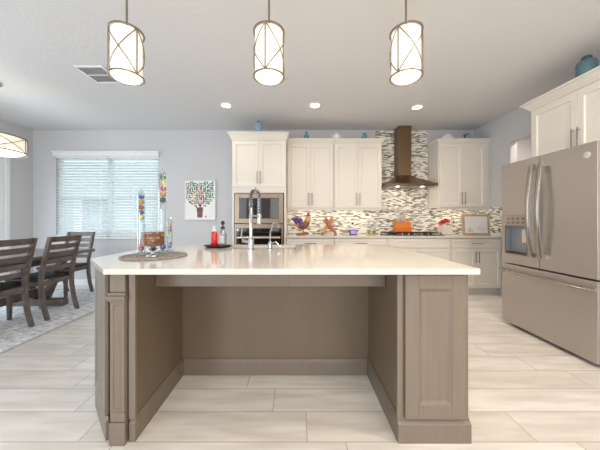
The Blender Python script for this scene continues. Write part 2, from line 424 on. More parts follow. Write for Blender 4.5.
def make_chair(name, label, loc, rz):
    t = thing(name, label, 'chair', loc, rz, 'dining chairs')
    prof = [(0.258, 0.0), (0.212, 0.16), (0.186, 0.32), (0.183, 0.45), (0.195, 0.56), (0.225, 0.70), (0.262, 0.85), (0.290, 0.955)]
    def yz(z):
        for (y0, z0), (y1, z1) in zip(prof, prof[1:]):
            if z <= z1: return y0 + (y1 - y0) * (z - z0) / (z1 - z0)
        return prof[-1][0]
    for sx in (-1, 1):
        x = sx * 0.198
        rings = []
        for y, z in prof:
            d = 0.024 - 0.004 * abs(z - 0.45)
            rings.append([(x - 0.016, y - d, z), (x + 0.016, y - d, z), (x + 0.016, y + d, z), (x - 0.016, y + d, z)])
        MB().loft(rings).build('back_post', chairwood_m, t, bevel=0.004)
    for k, (z0, z1) in enumerate(((0.890, 0.955), (0.800, 0.862), (0.715, 0.772), (0.632, 0.686), (0.550, 0.602))):
        zm = (z0 + z1) / 2
        rings = []
        for i in range(9):
            u = -1 + i / 4; x = u * 0.184
            bow = 0.022 * (1 - u * u)
            rings.append([(x, yz(z0) + bow - 0.009, z0), (x, yz(z0) + bow + 0.009, z0), (x, yz(z1) + bow + 0.009, z1), (x, yz(z1) + bow - 0.009, z1)])
        MB().loft(rings).build('top_rail' if k == 0 else 'back_slat', chairwood_m, t, bevel=0.003)
    MB().box(-0.182, 0.182, 0.165, 0.195, 0.385, 0.44).box(-0.20, 0.20, -0.215, -0.19, 0.385, 0.44).box(-0.205, -0.182, -0.19, 0.16, 0.385, 0.44).box(0.182, 0.205, -0.19, 0.16, 0.385, 0.44).build('seat_frame', chairwood_m, t, bevel=0.003)
    rings = []
    for z, g in ((0.441, 0.0), (0.455, 0.006), (0.474, 0.004), (0.482, -0.012)):
        rings.append([(sx * (0.205 + g), 0.155 + g * 0.3 if sy > 0 else -0.222 - g, z) for sx, sy in ((-1, -1), (1, -1), (1, 1), (-1, 1))])
    MB().loft(rings).build('seat_cushion', leather_m, t, bevel=0.006, label='black leather seat cushion')
    for sx in (-1, 1):
        x = sx * 0.183
        MB().loft([[(x - r, -0.195 - r, z), (x + r, -0.195 - r, z), (x + r, -0.195 + r, z), (x - r, -0.195 + r, z)] for z, r in ((0, 0.016), (0.39, 0.021))]).build('front_leg', chairwood_m, t, bevel=0.003)
    return t
ch = make_chair('dining_chair', 'grey wood slat-back dining chair cut by the left edge of the photo', (-3.10, 2.545, RZ), R(-90))
dup(ch, (-3.10, 3.115, RZ), R(-90), 'slat-back dining chair on the long side, between the nearest chair and the table end')
dup(ch, (-3.47, 3.835, RZ), 0, 'slat-back dining chair at the far head of the table under the window')

# ------------------------------------------------------------------ kitchen island
isl = thing('kitchen_island', 'taupe wood kitchen island base with open knee space in front', 'kitchen island')
CT0 = 0.884
def raised_door(mb, x0, x1, z0, z1, y, t=0.02, st=0.055, rec=0.012, mould=0.008):
    """shaker / raised frame front facing -y with a recessed panel"""
    yb = y + t
    mb.box(x0, x0 + st, y, yb, z0, z1).box(x1 - st, x1, y, yb, z0, z1)
    mb.box(x0 + st, x1 - st, y, yb, z0, z0 + st).box(x0 + st, x1 - st, y, yb, z1 - st, z1)
    a, b, c, d = x0 + st, x1 - st, z0 + st, z1 - st
    o = [(a, y + 0.001, c), (b, y + 0.001, c), (b, y + 0.001, d), (a, y + 0.001, d)]
    i = [(a + mould, y + rec, c + mould), (b - mould, y + rec, c + mould), (b - mould, y + rec, d - mould), (a + mould, y + rec, d - mould)]
    k = [(a, yb, c), (b, yb, c), (b, yb, d), (a, yb, d)]
    vo = [mb.bm.verts.new(p) for p in o]; vi = [mb.bm.verts.new(p) for p in i]; vk = [mb.bm.verts.new(p) for p in k]
    fs = [mb.bm.faces.new(vi), mb.bm.faces.new(vk[::-1])]
    for q in range(4):
        fs.append(mb.bm.faces.new((vo[q], vo[(q+1) % 4], vi[(q+1) % 4], vi[q])))
        fs.append(mb.bm.faces.new((vk[q], vk[(q+1) % 4], vo[(q+1) % 4], vo[q])))
    mb._mark(fs)
# carcass: left block, right block, rear block around the knee space
m = MB()
m.prism([(-0.855, 1.345), (-0.855, 1.915), (-0.855, 2.48), (-0.99, 2.48), (-1.24, 2.21), (-1.24, 1.60), (-1.04, 1.40), (-0.862, 1.40), (-0.862, 1.345)], 0.0, CT0, 'z')
m.box(0.545, 0.896, 1.345, 2.48, 0, CT0)
m.box(-0.854, 0.544, 1.915, 2.48, 0, CT0)
m.build('carcass', islflat_m, isl)
# the stiles beside the knee space
MB().box(-0.872, -0.838, 1.328, 1.345, 0.118, CT0).build('stile', isl_m, isl, bevel=0.002)
MB().box(0.528, 0.556, 1.328, 1.345, 0.118, CT0).build('stile', isl_m, isl, bevel=0.002)
MB().box(0.886, 0.897, 1.328, 1.345, 0.118, CT0).box(0.556, 0.886, 1.338, 1.345, 0.118, CT0).build('face_frame', isl_m, isl)
m = MB(); raised_door(m, 0.565, 0.878, 0.128, 0.872, 1.316, 0.021, 0.070, 0.013, 0.018)
m.build('door', isl_m, isl, bevel=0.002)
# baseboards
def base_profile(mb, p0, p1, out, z=0.118, t=0.016):
    """baseboard with a sloped cap from p0 to p1, 'out' is the outward unit normal"""
    p0, p1, o = Vector(p0), Vector(p1), Vector(out)
    prof = ((0, 0), (t, 0), (t, z - 0.022), (t * 0.35, z - 0.006), (t * 0.3, z), (0, z))
    rings = [[(p.x + o.x * a, p.y + o.y * a, b) for a, b in prof] for p in (p0, p1)]
    mb.loft(rings)
for nm, p0, p1, o in (('a', (-0.839, 1.914), (0.529, 1.914), (0, -1)), ('b', (-0.8545, 1.331), (-0.8545, 1.897), (1, 0)), ('c', (0.5445, 1.331), (0.5445, 1.897), (-1, 0)),
                      ('d', (0.529, 1.344), (0.908, 1.344), (0, -1)), ('e', (-0.872, 1.3445), (-0.838, 1.3445), (0, -1)),
                      ('f', (-0.985, 1.3445), (-1.24, 1.5995), (-0.7071, -0.7071)), ('g', (-1.2405, 1.61), (-1.2405, 2.20), (-1, 0))):
    m = MB(); base_profile(m, p0, p1, o, t=0.026 if nm == 'd' else 0.016); m.build('baseboard', isl_m, isl, bevel=0.001)
# turned corner post
post = MB().box(-0.960, -0.881, 1.322, 1.399, 0.0, CT0).build('corner_post', isl_m, isl, bevel=0.002)
MB().box(-0.960, -0.880, 1.312, 1.3215, 0.785, CT0 - 0.001).build('top_block', isl_m, post, bevel=0.003)
m = MB()
for z0, z1, o in ((0.768, 0.784, 0.010), (0.752, 0.768, 0.018), (0.738, 0.752, 0.008)):
    m.box(-0.960 - o * 0.5, -0.880 + o * 0.5, 1.320 - 0.008 - o, 1.3215, z0, z1)
m.build('moulding', isl_m, post, bevel=0.003)
m = MB(); raised_door(m, -0.957, -0.883, 0.165, 0.737, 1.311, 0.0105, 0.016, 0.006, 0.004)
m.build('fluted_shaft', isl_m, post, bevel=0.001)
m = MB().box(-0.956, -0.879, 1.308, 1.3215, 0.118, 0.164).box(-0.957, -0.876, 1.302, 1.3215, 0.0, 0.117)
m.build('foot_block', isl_m, post, bevel=0.004)
# angled end panel at the left corner
def local_panel(width, z0, z1, st):
    mb = MB(); raised_door(mb, -width/2, width/2, z0, z1, -0.018, 0.018, st, 0.007, 0.012); return mb
p = local_panel(0.345, 0.125, 0.87, 0.05).build('angled_panel', isl_m, isl, bevel=0.002)
p.location = (-1.1130, 1.4720, 0); p.rotation_euler = (0, 0, R(-45))
p = local_panel(0.54, 0.125, 0.87, 0.06).build('end_panel', isl_m, isl, bevel=0.002)
p.location = (-1.2405, 1.905, 0); p.rotation_euler = (0, 0, R(-90))
# apron rail under the overhang
MB().box(-0.853, 0.543, 1.55, 1.64, 0.752, CT0 - 0.001).build('apron_rail', isl_m, isl, bevel=0.003)

# worktop of the island with a cut-out for the sink
SX0, SX1, SY0, SY1 = -0.60, 0.0, 2.15, 2.42
m = MB()
outer = [(-0.958, 1.268), (0.918, 1.268), (0.918, 2.53), (-0.96, 2.53), (-1.30, 2.20), (-1.30, 1.61)]
inner = [(SX0, SY0), (SX1, SY0), (SX1, SY1), (SX0, SY1)]
def ring_slab(mb, outer, inner, z0, z1):
    bm = mb.bm
    for z, flip in ((z0, True), (z1, False)):
        vo = [bm.verts.new((x, y, z)) for x, y in outer]; vi = [bm.verts.new((x, y, z)) for x, y in inner]
        es = [bm.edges.new((vo[i], vo[(i+1) % len(vo)])) for i in range(len(vo))] + [bm.edges.new((vi[i], vi[(i+1) % len(vi)])) for i in range(len(vi))]
        bmesh.ops.triangle_fill(bm, use_beauty=True, edges=es)
        if z == z0: lo = (vo, vi)
        else: hi = (vo, vi)
    for a, b in zip(lo, hi):
        n = len(a)
        for i in range(n): bm.faces.new((a[i], a[(i+1) % n], b[(i+1) % n], b[i]))
ring_slab(m, outer, inner, CT0 + 0.0005, 0.914)
tag(m.build('island_countertop', quartz_m, bevel=0.003), 'glossy white quartz countertop with clipped corners on the island', 'countertop')
sk = MB()
sk.box(SX0 - 0.01, SX1 + 0.01, SY0 - 0.01, SY1 + 0.01, 0.70, 0.712).box(SX0 - 0.01, SX0, SY0 - 0.01, SY1 + 0.01, 0.712, 0.883).box(SX1, SX1 + 0.01, SY0 - 0.01, SY1 + 0.01, 0.712, 0.883)
sk.box(SX0, SX1, SY0 - 0.01, SY0, 0.712, 0.883).box(SX0, SX1, SY1, SY1 + 0.01, 0.712, 0.883)
tag(sk.build('sink', pm('sink_steel', (120, 118, 114), 0.3, 0.9)), 'steel sink basin sunk in the island top behind the tall tap', 'sink')

# ------------------------------------------------------------------ perimeter cabinets
def bar_pull(parent, p0, p1, stand=0.028, r=0.0055):
    m = MB(); a, b = Vector(p0), Vector(p1); o = Vector((0, -stand, 0)); d = (b - a).normalized()
    m.tube([a + o, b + o], r, 8)
    for q in (a + d * 0.02, b - d * 0.02): m.tube([q, q + o], r * 0.8, 6)
    m.build('handle', nickel_m, parent, True)
def crown(mb, x0, x1, y0, y1, z0, proj, h, left=True, right=True, stop=None, rscale=1.0):
    """crown moulding around the front and open ends of a cabinet top; back at y1"""
    steps = ((0.0, 0.0), (0.12, 0.04), (0.25, 0.22), (0.75, 0.72), (1.0, 0.82), (1.0, 1.0))
    rings = []
    for a, b in steps:
        e = proj * a; z = z0 + h * b
        er = e * rscale if right else 0
        q = [(x0 - (e if left else 0), y0 - e, z), (x1 + er, y0 - e, z)]
        q += [(x1 + er, stop, z), (x1, stop, z), (x1, y1, z)] if stop else [(x1 + er, y1, z)]
        rings.append(q + [(x0 - (e if left else 0), y1, z)])
    mb.loft(rings)

def doors_pair(parent, x0, x1, z0, z1, y, hz0, hz1, gap=0.003, st=0.055):
    mid = (x0 + x1) / 2
    for a, b, hx in ((x0, mid - gap / 2, mid - 0.026), (mid + gap / 2, x1, mid + 0.026)):
        m = MB(); raised_door(m, a, b, z0, z1, y, 0.02, st)
        d = m.build('door', cab_m, parent, bevel=0.0015)
        bar_pull(d, (hx, y, hz0), (hx, y, hz1))

YW = YB - 0.002
def wall_cabinet(label, x0, x1, yf, z0, z1, crown_l, crown_r, filler=0.0):
    t = thing('wall_cabinet', label, 'cabinet', ((x0 + x1) / 2, 0, 0), 0, 'wall cabinets')
    h = (x1 - x0) / 2
    MB().box(-h, h, yf + 0.021, YW - 0.014, z0, z1).build('body', cab_m, t, bevel=0.001)
    doors_pair(t, -h + 0.014, h - 0.014 - filler, z0 + 0.012, z1 - 0.02, yf, z0 + 0.05, z0 + 0.25)
    m = MB(); crown(m, -h, h, yf + 0.02, YW - 0.014, z1 + 0.0005, 0.045, 0.065, crown_l, crown_r); m.build('crown_moulding', cab_m, t)
    MB().box(-h, h, yf + 0.03, yf + 0.048, z0 - 0.03, z0 - 0.0005).build('light_rail', cab_m, t)
    return t
wall_cabinet('double-door cream wall cabinet beside the oven tower', -0.148, 0.616, 4.163, 1.345, 2.42, False, False)
wall_cabinet('double-door cream wall cabinet on the left of the range hood', 0.620, 1.405, 4.163, 1.345, 2.42, False, True)
wall_cabinet('double-door cream wall cabinet on the right of the range hood', 2.335, 3.168, 4.163, 1.360, 2.42, True, False, 0.055)

# oven tower
tw = thing('oven_tower_cabinet', 'tall cream cabinet holding the microwave and wall oven', 'cabinet', (-0.567, 0, 0))
h = 0.414; yt = 3.90
m = MB()
m.box(-h, -h + 0.03, yt + 0.021, YW - 0.016, 0.1, 2.38).box(h - 0.03, h, yt + 0.021, YW - 0.016, 0.1, 2.38).box(-h + 0.03, h - 0.03, YW - 0.04, YW - 0.016, 0.1, 2.38)
m.box(-h + 0.03, h - 0.03, yt + 0.021, YW - 0.041, 1.575, 2.38).box(-h + 0.03, h - 0.03, yt + 0.021, YW - 0.041, 0.1, 0.36)
m.box(-h, h, yt + 0.07, YW - 0.016, 0, 0.1)
m.build('body', cab_m, tw, bevel=0.001)
doors_pair(tw, -h + 0.008, h - 0.008, 1.665, 2.365, yt, 1.71, 1.90)
m = MB(); raised_door(m, -h + 0.008, h - 0.008, 0.12, 0.35, yt, 0.02, 0.05); d = m.build('drawer', cab_m, tw, bevel=0.0015)
bar_pull(d, (-0.09, yt, 0.25), (0.09, yt, 0.25))
m = MB(); crown(m, -h, h, yt + 0.02, YW - 0.016, 2.3805, 0.06, 0.115, True, True, 4.09, 0.7); m.build('crown_moulding', cab_m, tw)

mw = thing('microwave', 'built-in bronze microwave in the upper part of the oven tower', 'microwave', (-0.567, 3.92, 1.105))
slatetrim_m = pm('warm_slate_trim', (140, 123, 106), 0.32, 0.7)
MB().box(-0.36, 0.36, 0.003, 0.40, 0.02, 0.44).build('case', darkslate_m, mw)
m = MB().box(-0.372, -0.30, -0.02, 0.002, 0.0, 0.46).box(0.30, 0.372, -0.02, 0.002, 0.0, 0.46).box(-0.30, 0.30, -0.02, 0.002, 0.0, 0.075).box(-0.30, 0.30, -0.02, 0.002, 0.385, 0.46)
m.build('trim_frame', slatetrim_m, mw, bevel=0.003)
MB().box(-0.298, 0.298, -0.012, 0.002, 0.077, 0.383).build('door_window', blackglass_m, mw, bevel=0.002)
ov = thing('wall_oven', 'built-in wall oven under the microwave in the oven tower', 'oven', (-0.567, 3.92, 0.37))
MB().box(-0.36, 0.36, 0.003, 0.55, 0.0, 0.70).build('case', darkslate_m, ov)
MB().box(-0.372, 0.372, -0.02, 0.002, 0.66, 0.725).box(-0.372, -0.345, -0.02, 0.002, 0.0, 0.66).box(0.345, 0.372, -0.02, 0.002, 0.0, 0.66).build('trim_frame', slatetrim_m, ov, bevel=0.002)
MB().box(-0.343, 0.343, -0.016, 0.002, 0.55, 0.658).build('control_panel', blackglass_m, ov, bevel=0.002)
m = MB().box(-0.343, 0.343, -0.022, 0.002, 0.0, 0.545); dr = m.build('oven_door', blackglass_m, ov, bevel=0.003)
m = MB().tube([(-0.33, -0.065, 0.522), (0.33, -0.065, 0.522)], 0.016, 10).tube([(-0.29, -0.065, 0.522), (-0.29, -0.02, 0.522)], 0.008, 8).tube([(0.29, -0.065, 0.522), (0.29, -0.02, 0.522)], 0.008, 8)
m.build('handle', pm('pale_steel', (225, 215, 200), 0.25, 0.8), dr, True)

# base cabinets
def base_cabinet(label, x0, x1, layout):
    t = thing('base_cabinet', label, 'cabinet', ((x0 + x1) / 2, 0, 0), 0, 'base cabinets')
    h = (x1 - x0) / 2; y = 3.92
    MB().box(-h, h, y + 0.021, YW - 0.012, 0.10, 0.882).build('body', cab_m, t, bevel=0.001)
    MB().box(-h, h, y + 0.08, y + 0.10, 0, 0.099).build('toe_kick', cab_m, t)
    m = MB(); raised_door(m, -h + 0.006, h - 0.006, 0.73, 0.868, y, 0.02, 0.035, 0.006, 0.008)
    dr = m.build('drawer', cab_m, t, bevel=0.0015)
    if layout == 'handle': bar_pull(dr, (-0.09, y, 0.80), (0.09, y, 0.80))
    doors_pair(t, -h + 0.006, h - 0.006, 0.115, 0.72, y, 0.50, 0.67)
base_cabinet('cream base cabinet next to the oven tower, mostly behind the island', -0.148, 0.590, 'handle')
base_cabinet('cream base cabinet left of the cooktop cabinet, mostly behind the island', 0.592, 1.413, 'handle')
base_cabinet('cream base cabinet directly under the gas cooktop', 1.415, 2.383, 'plain')
base_cabinet('cream base cabinet beside the refrigerator, with drawer pull and two door pulls', 2.385, 3.168, 'handle')
tag(MB().box(-0.150, 3.168, 3.885, YW - 0.0122, 0.8835, 0.914).build('perimeter_countertop', quartz_m, bevel=0.003), 'white quartz countertop along the back wall under the mosaic', 'countertop')
# mosaic backsplash
m = MB().box(-0.15, XR - 0.001, YB - 0.011, YB - 0.001, 0.9145, 1.40).box(1.41, 2.33, YB - 0.011, YB - 0.001, 1.40, 2.735)
struct(m.build('wall_tile_backsplash', mosaic_m), 'strip mosaic tile backsplash', 'backsplash')
mosaic_side_m = strip_tiles('strip_mosaic_side', 1, 2, 0.068, 0.0165, 0.0, 0.914, 0.0, (226, 220, 206), 0.16, MOSAIC, 'CONSTANT', 0.0016, jitter=0.9, bump=0.4)
struct(MB().box(XR - 0.010, XR - 0.001, 3.886, YB - 0.012, 0.9145, 1.358).build('wall_tile_sidesplash', mosaic_side_m), 'strip mosaic tile on the right wall', 'backsplash')
# under-cabinet strip lamps
for x, w in ((0.23, 0.6), (1.01, 0.6), (2.74, 0.6)):
    area('under_cabinet_lamp', (x, 4.34, 1.335), (0, 0.25, -1), w, 0.03, 1.1, (1.0, 0.9, 0.72))

# ------------------------------------------------------------------ range hood
hd = thing('range_hood', 'bronze steel chimney range hood on the mosaic wall', 'range hood', (1.84, 0, 0))
MB().box(-0.105, 0.105, 4.30, YB - 0.012, 1.90, 2.748).build('chimney', hood_m, hd, bevel=0.002)
MB().box(-0.41, 0.41, 4.03, YB - 0.012, 1.705, 1.738).build('rim', hood_m, hd, bevel=0.002)
rings = []
for q in range(8):
    u = q / 7; k = (1 - u) ** 1.2
    hw = 0.105 + 0.305 * k; yf = 4.30 - 0.27 * k
    rings.append([(-hw, yf, 1.7385 + 0.175 * u), (hw, yf, 1.7385 + 0.175 * u), (hw, YB - 0.012, 1.7385 + 0.175 * u), (-hw, YB - 0.012, 1.7385 + 0.175 * u)])
MB().loft(rings).build('canopy', hood_m, hd, True)
MB().box(-0.36, 0.36, 4.06, YB - 0.05, 1.699, 1.7045).build('filter', nickel_m, hd)
for x in (-0.2, 0.2):
    MB().lathe([(0.028, 1.694), (0.028, 1.6985)], (x, 4.12, 0), 16).build('lamp', led_m, hd, True)
area('hood_lamp', (1.84, 4.13, 1.69), (0, 0.35, -1), 0.5, 0.04, 1.8, (1.0, 0.88, 0.7))

# ------------------------------------------------------------------ cooktop
ck = thing('gas_cooktop', 'gas cooktop with black iron grates under the range hood', 'cooktop', (1.85, 4.14, 0.9145))
MB().box(-0.43, 0.43, -0.22, 0.19, 0, 0.012).build('tray', pm('cooktop_steel', (120, 112, 104), 0.3, 0.8), ck, bevel=0.003)
for cx in (-0.285, 0.0, 0.285):
    m = MB()
    for x in (-0.125, 0.0, 0.125): m.box(cx + x - 0.006, cx + x + 0.006, -0.16, 0.17, 0.032, 0.045)
    for y in (-0.16, -0.05, 0.06, 0.17): m.box(cx - 0.131, cx + 0.131, y - 0.006, y + 0.006, 0.033, 0.046)
    for x in (-0.125, 0.125):
        for y in (-0.16, 0.17): m.box(cx + x - 0.007, cx + x + 0.007, y - 0.007, y + 0.007, 0.0125, 0.033)
    m.build('grate', iron_m, ck, bevel=0.002)
for x, y in ((-0.285, -0.06), (-0.285, 0.10), (0, 0.0), (0.285, -0.06), (0.285, 0.10)):
    MB().lathe([(0.04, 0.0125), (0.04, 0.02), (0.028, 0.022), (0.028, 0.03)], (x, y, 0), 16).build('burner', iron_m, ck, True)
for k in range(5):
    MB().lathe([(0.017, 0.0125), (0.016, 0.034), (0.013, 0.036)], (-0.2 + 0.1 * k, -0.192, 0), 14).build('knob', nickel_m, ck, True)

# ------------------------------------------------------------------ refrigerator
fr = thing('refrigerator', 'slate grey french-door refrigerator with water dispenser on the right', 'refrigerator', (2.336, 2.433, 0), R(-90))
FH = 0.458
MB().box(-FH + 0.01, FH - 0.01, 0.075, 0.815, 0.03, 1.765).build('case', darkslate_m, fr, bevel=0.003)
MB().box(-FH + 0.02, FH - 0.02, 0.10, 0.75, 0.0, 0.029).build('foot_grille', gap_m, fr)
SPL = -0.015
def bowed(mb, x0, x1, z0, z1, bow=0.012, y1=0.07):
    ring = []
    n = 8
    pts = []
    for i in range(n + 1):
        u = i / n; pts.append((x0 + (x1 - x0) * u, -bow * (1 - (2*u - 1) ** 2) * 0.6))
    mb.prism([(x1, y1), (x0, y1)] + pts, z0, z1, 'z')
# left door with a real recess for the dispenser
DX0, DX1, DZ0, DZ1 = -0.415, -0.140, 0.80, 1.095
m = MB()
m.box(-FH, DX0, 0, 0.07, 0.69, 1.775).box(DX1, SPL - 0.0025, 0, 0.07, 0.69, 1.775).box(DX0, DX1, 0, 0.07, 0.69, DZ0).box(DX0, DX1, 0, 0.07, 1.21, 1.775)
ld = m.build('left_door', slate_m, fr, label='refrigerator door with the water dispenser')
recess_m = pm('dispenser_recess', (146, 150, 156), 0.35, 0.3)
m = MB().box(DX0, DX1, 0.06, 0.07, DZ0, DZ1).box(DX0, DX0 + 0.006, 0.002, 0.06, DZ0, DZ1).box(DX1 - 0.006, DX1, 0.002, 0.06, DZ0, DZ1).box(DX0 + 0.006, DX1 - 0.006, 0.002, 0.06, DZ1 - 0.006, DZ1)
m.build('dispenser_recess', recess_m, ld)
m = MB().box(DX0, DX0 + 0.012, -0.004, 0.002, DZ0, DZ1).box(DX1 - 0.012, DX1, -0.004, 0.002, DZ0, DZ1).box(DX0, DX1, -0.004, 0.002, DZ0 - 0.012, DZ0)
m.build('dispenser_frame', slatetrim_m, ld)
MB().box(DX0 + 0.006, DX1 - 0.006, 0.0025, 0.06, DZ0, DZ0 + 0.012).build('drip_tray', darkslate_m, ld)
MB().box(-0.215, -0.155, 0.008, 0.03, 0.92, 1.06).build('dispenser_paddle', pm('pale_paddle', (214, 204, 190), 0.4), ld, bevel=0.004)
MB().box(DX0, DX1, -0.004, 0.06, 1.097, 1.208).build('control_panel', pm('dispenser_panel', (176, 164, 152), 0.3, 0.6), ld, bevel=0.002)
m = MB()
for i in range(4):
    for j in range(2): m.box(DX0 + 0.03 + 0.06 * i, DX0 + 0.065 + 0.06 * i, -0.0055, -0.0042, 1.118 + 0.042 * j, 1.142 + 0.042 * j)
m.build('buttons', pm('button_print', (120, 108, 98), 0.4), ld)
m = MB(); bowed(m, SPL + 0.0025, FH, 0.69, 1.775, 0.0); rd = m.build('right_door', slate_m, fr, bevel=0.003)
lx, lz = FH - 0.072, 1.68
m = MB().loft([[(lx + r*math.cos(2*PI*i/24), y, lz + r*math.sin(2*PI*i/24)) for i in range(24)] for r, y in ((0.026, -0.0005), (0.026, -0.003), (0.022, -0.004))])
bd = m.build('badge', pm('silver_badge', (232, 232, 230), 0.25, 0.4), rd, True)
m = MB()
m.tube([(lx + 0.019*math.cos(2*PI*i/24), -0.0045, lz + 0.019*math.sin(2*PI*i/24)) for i in range(24)], 0.0012, 5, True)
m.tube([(lx - 0.004 + 0.009*math.cos(a), -0.0045, lz + 0.009*math.sin(a)) for a in [0.6 + 0.5*q for q in range(11)]], 0.0014, 5)
m.tube([(lx + 0.008 + 0.007*math.cos(a), -0.0045, lz + 0.007*math.sin(a)) for a in [0.4 + 0.5*q for q in range(10)]], 0.0014, 5)
m.build('monogram', pm('badge_print', (150, 150, 152), 0.3, 0.4), bd)
def door_pull(x, bend):
    m = MB(); pts = []
    for i in range(15):
        u = -1 + i / 7
        pts.append((x + bend * (1 - u*u) , -0.034 - 0.040 * (1 - u*u), 1.245 + 0.445 * u))
    m.tube(pts, 0.0145, 10, sq=(0.95, 1.65))
    for z in (0.81, 1.68): m.box(x - 0.014, x + 0.014, -0.036, -0.0005, z - 0.02, z + 0.02)
    return m
steel_m = pm('bright_handle_steel', (176, 170, 162), 0.26, 0.95)
door_pull(SPL - 0.045, -0.006).build('handle', steel_m, ld, True)
door_pull(SPL + 0.045, 0.006).build('handle', steel_m, rd, True)
m = MB(); m.box(-FH, FH, 0, 0.07, 0.035, 0.675); fd = m.build('freezer_drawer', slate_m, fr, bevel=0.004)
m = MB(); pts = [(-FH + 0.012 + (2*FH - 0.03) * i / 12, -0.035 - 0.022 * (1 - (i/6 - 1) ** 2), 0.605) for i in range(13)]
m.tube(pts, 0.014, 10, sq=(1, 1))
for x in (-FH + 0.03, FH - 0.035): m.box(x - 0.016, x + 0.016, -0.034, -0.0005, 0.591, 0.619)
m.build('handle', steel_m, fd, True)

# cabinet over the refrigerator
oc = thing('over_fridge_cabinet', 'cream double-door cabinet mounted above the refrigerator', 'cabinet', (2.67, 2.433, 0), R(-90))
MB().box(-0.487, 0.487, 0.021, 0.498, 1.80, 2.40).build('body', cab_m, oc, bevel=0.001)
doors_pair(oc, -0.455, 0.475, 1.815, 2.375, 0.0, 1.83, 2.03)
m = MB(); crown(m, -0.487, 0.487, 0.02, 0.498, 2.4005, 0.07, 0.09, True, True); m.build('crown_moulding', cab_m, oc)

# ------------------------------------------------------------------ pendants
def drum_cage(t, r, z0, z1, npan, rot):
    """two rings, uprights and one X per panel around a drum shade"""
    n = 48
    m = MB().tube([(r*math.cos(2*PI*i/n), r*math.sin(2*PI*i/n), z1) for i in range(n)], 0.006, 6, True)
    for i in range(3):
        a = rot + 2*PI*i/3
        m.tube([(0, 0, z1), (r*math.cos(a), r*math.sin(a), z1)], 0.004, 6)
    m.build('top_ring', bronze_m, t, True)
    MB().tube([(r*math.cos(2*PI*i/n), r*math.sin(2*PI*i/n), z0) for i in range(n)], 0.006, 6, True).build('bottom_ring', bronze_m, t, True)
    st = 2*PI/npan
    for i in range(npan):
        a = rot + st*i
        MB().tube([(r*math.cos(a), r*math.sin(a), z0), (r*math.cos(a), r*math.sin(a), z1)], 0.0045, 6).build('upright', bronze_m, t, True)
        for s in (0, 1):
            pts = [(r*math.cos(a + st*k/12), r*math.sin(a + st*k/12), z0 + (z1 - z0) * (k/12 if s else 1 - k/12)) for k in range(13)]
            MB().tube(pts, 0.0038, 6).build('cross_bar', bronze_m, t, True)
def pendant(x, rot, label):
    t = thing('pendant_light', label, 'pendant light', (x, 1.70, 0), 0, 'pendant lights over the island')
    z0, z1, r = 2.108, 2.405, 0.100
    MB().lathe([(0.065, ZC - 0.025), (0.065, ZC - 0.0005)], n=24).build('canopy', bronze_m, t, True)
    MB().tube([(0, 0, z1 - 0.02), (0, 0, ZC - 0.026)], 0.007, 8).build('rod', bronze_m, t, True)
    MB().lathe([(0.090, z0 + 0.004), (0.090, z1 - 0.006)], n=40, cap=False).build('shade', shade_m, t, True)
    MB().lathe([(0.06, z0 - 0.018), (0.082, z0 - 0.008), (0.089, z0 + 0.003)], n=36).build('diffuser', diff_m, t, True)
    drum_cage(t, r, z0, z1, 3, rot)
    d = bpy.data.lights.new('pendant_lamp', 'POINT'); d.energy = 2.5; d.color = (1, 0.86, 0.68); d.shadow_soft_size = 0.08
    o = bpy.data.objects.new('pendant_lamp', d); COL.objects.link(o); o.location = (x, 1.70, z0 - 0.12)
pendant(-1.128, R(-90 + 67), 'leftmost lit drum pendant, hanging in front of the ceiling vent')
pendant(-0.180, R(-90 - 8), 'middle lit drum pendant above the island')
pendant(0.733, R(-90 - 51), 'rightmost lit drum pendant, nearest the refrigerator')

# dining chandelier
cl = thing('dining_chandelier', 'wide drum chandelier over the dining table, cut by the left edge', 'chandelier', (-3.53, 2.90, 0))
z0, z1, r = 1.945, 2.115, 0.335
MB().lathe([(0.11, ZC - 0.03), (0.125, ZC - 0.02), (0.125, ZC - 0.0005)], n=28).build('canopy', chrome_m, cl, True)
MB().tube([(0, 0, z1 - 0.03), (0, 0, ZC - 0.031)], 0.008, 8).build('rod', bronze_m, cl, True)
MB().lathe([(r - 0.014, z0 + 0.02), (r - 0.014, z1 - 0.006)], n=48, cap=False).build('shade', shade_m, cl, True)
MB().lathe([(r - 0.05, z0 - 0.006), (r - 0.014, z0 + 0.018)], n=48).build('diffuser', diff_m, cl, True)
drum_cage(cl, r, z0, z1, 6, R(-35))

# ------------------------------------------------------------------ picture on the wall
random.seed(7)
pc = thing('wall_picture', 'framed picture of a leafy tree in a striped pot on the grey wall', 'picture', (-1.695, YB, 1.155))
canvas_m = pm('picture_white', (244, 243, 240), 0.7)
MB().box(-0.262, 0.262, -0.022, -0.002, 0.014, 0.696).build('canvas', canvas_m, pc)
MB().box(-0.276, -0.263, -0.032, -0.001, 0, 0.71).box(0.263, 0.276, -0.032, -0.001, 0, 0.71).box(-0.263, 0.263, -0.032, -0.001, 0, 0.013).box(-0.263, 0.263, -0.032, -0.001, 0.697, 0.71).build('frame', pm('silver_frame', (214, 213, 210), 0.35, 0.3), pc, bevel=0.002)
greens = [pm('leaf_green', (40, 120, 80), 0.7), pm('leaf_teal', (60, 140, 116), 0.7), pm('leaf_dark', (34, 84, 66), 0.7), pm('berry_red', (196, 44, 52), 0.7), pm('blossom_yellow', (226, 196, 110), 0.7)]
pot_m = [pm('pot_brown', (128, 74, 56), 0.7), pm('pot_slate', (78, 78, 92), 0.7), pm('pot_red', (180, 72, 62), 0.7)]
m = MB()
m.mi = 3
for a in (-4, -2, 0, 2, 4):
    x1 = 0.040 * a; z1 = 0.60 - 0.012 * a * a
    m.tube([(0.005, -0.0235, 0.22), (x1 * 0.4, -0.0235, 0.36), (x1, -0.0235, z1)], [0.006, 0.003, 0.0012], 4)
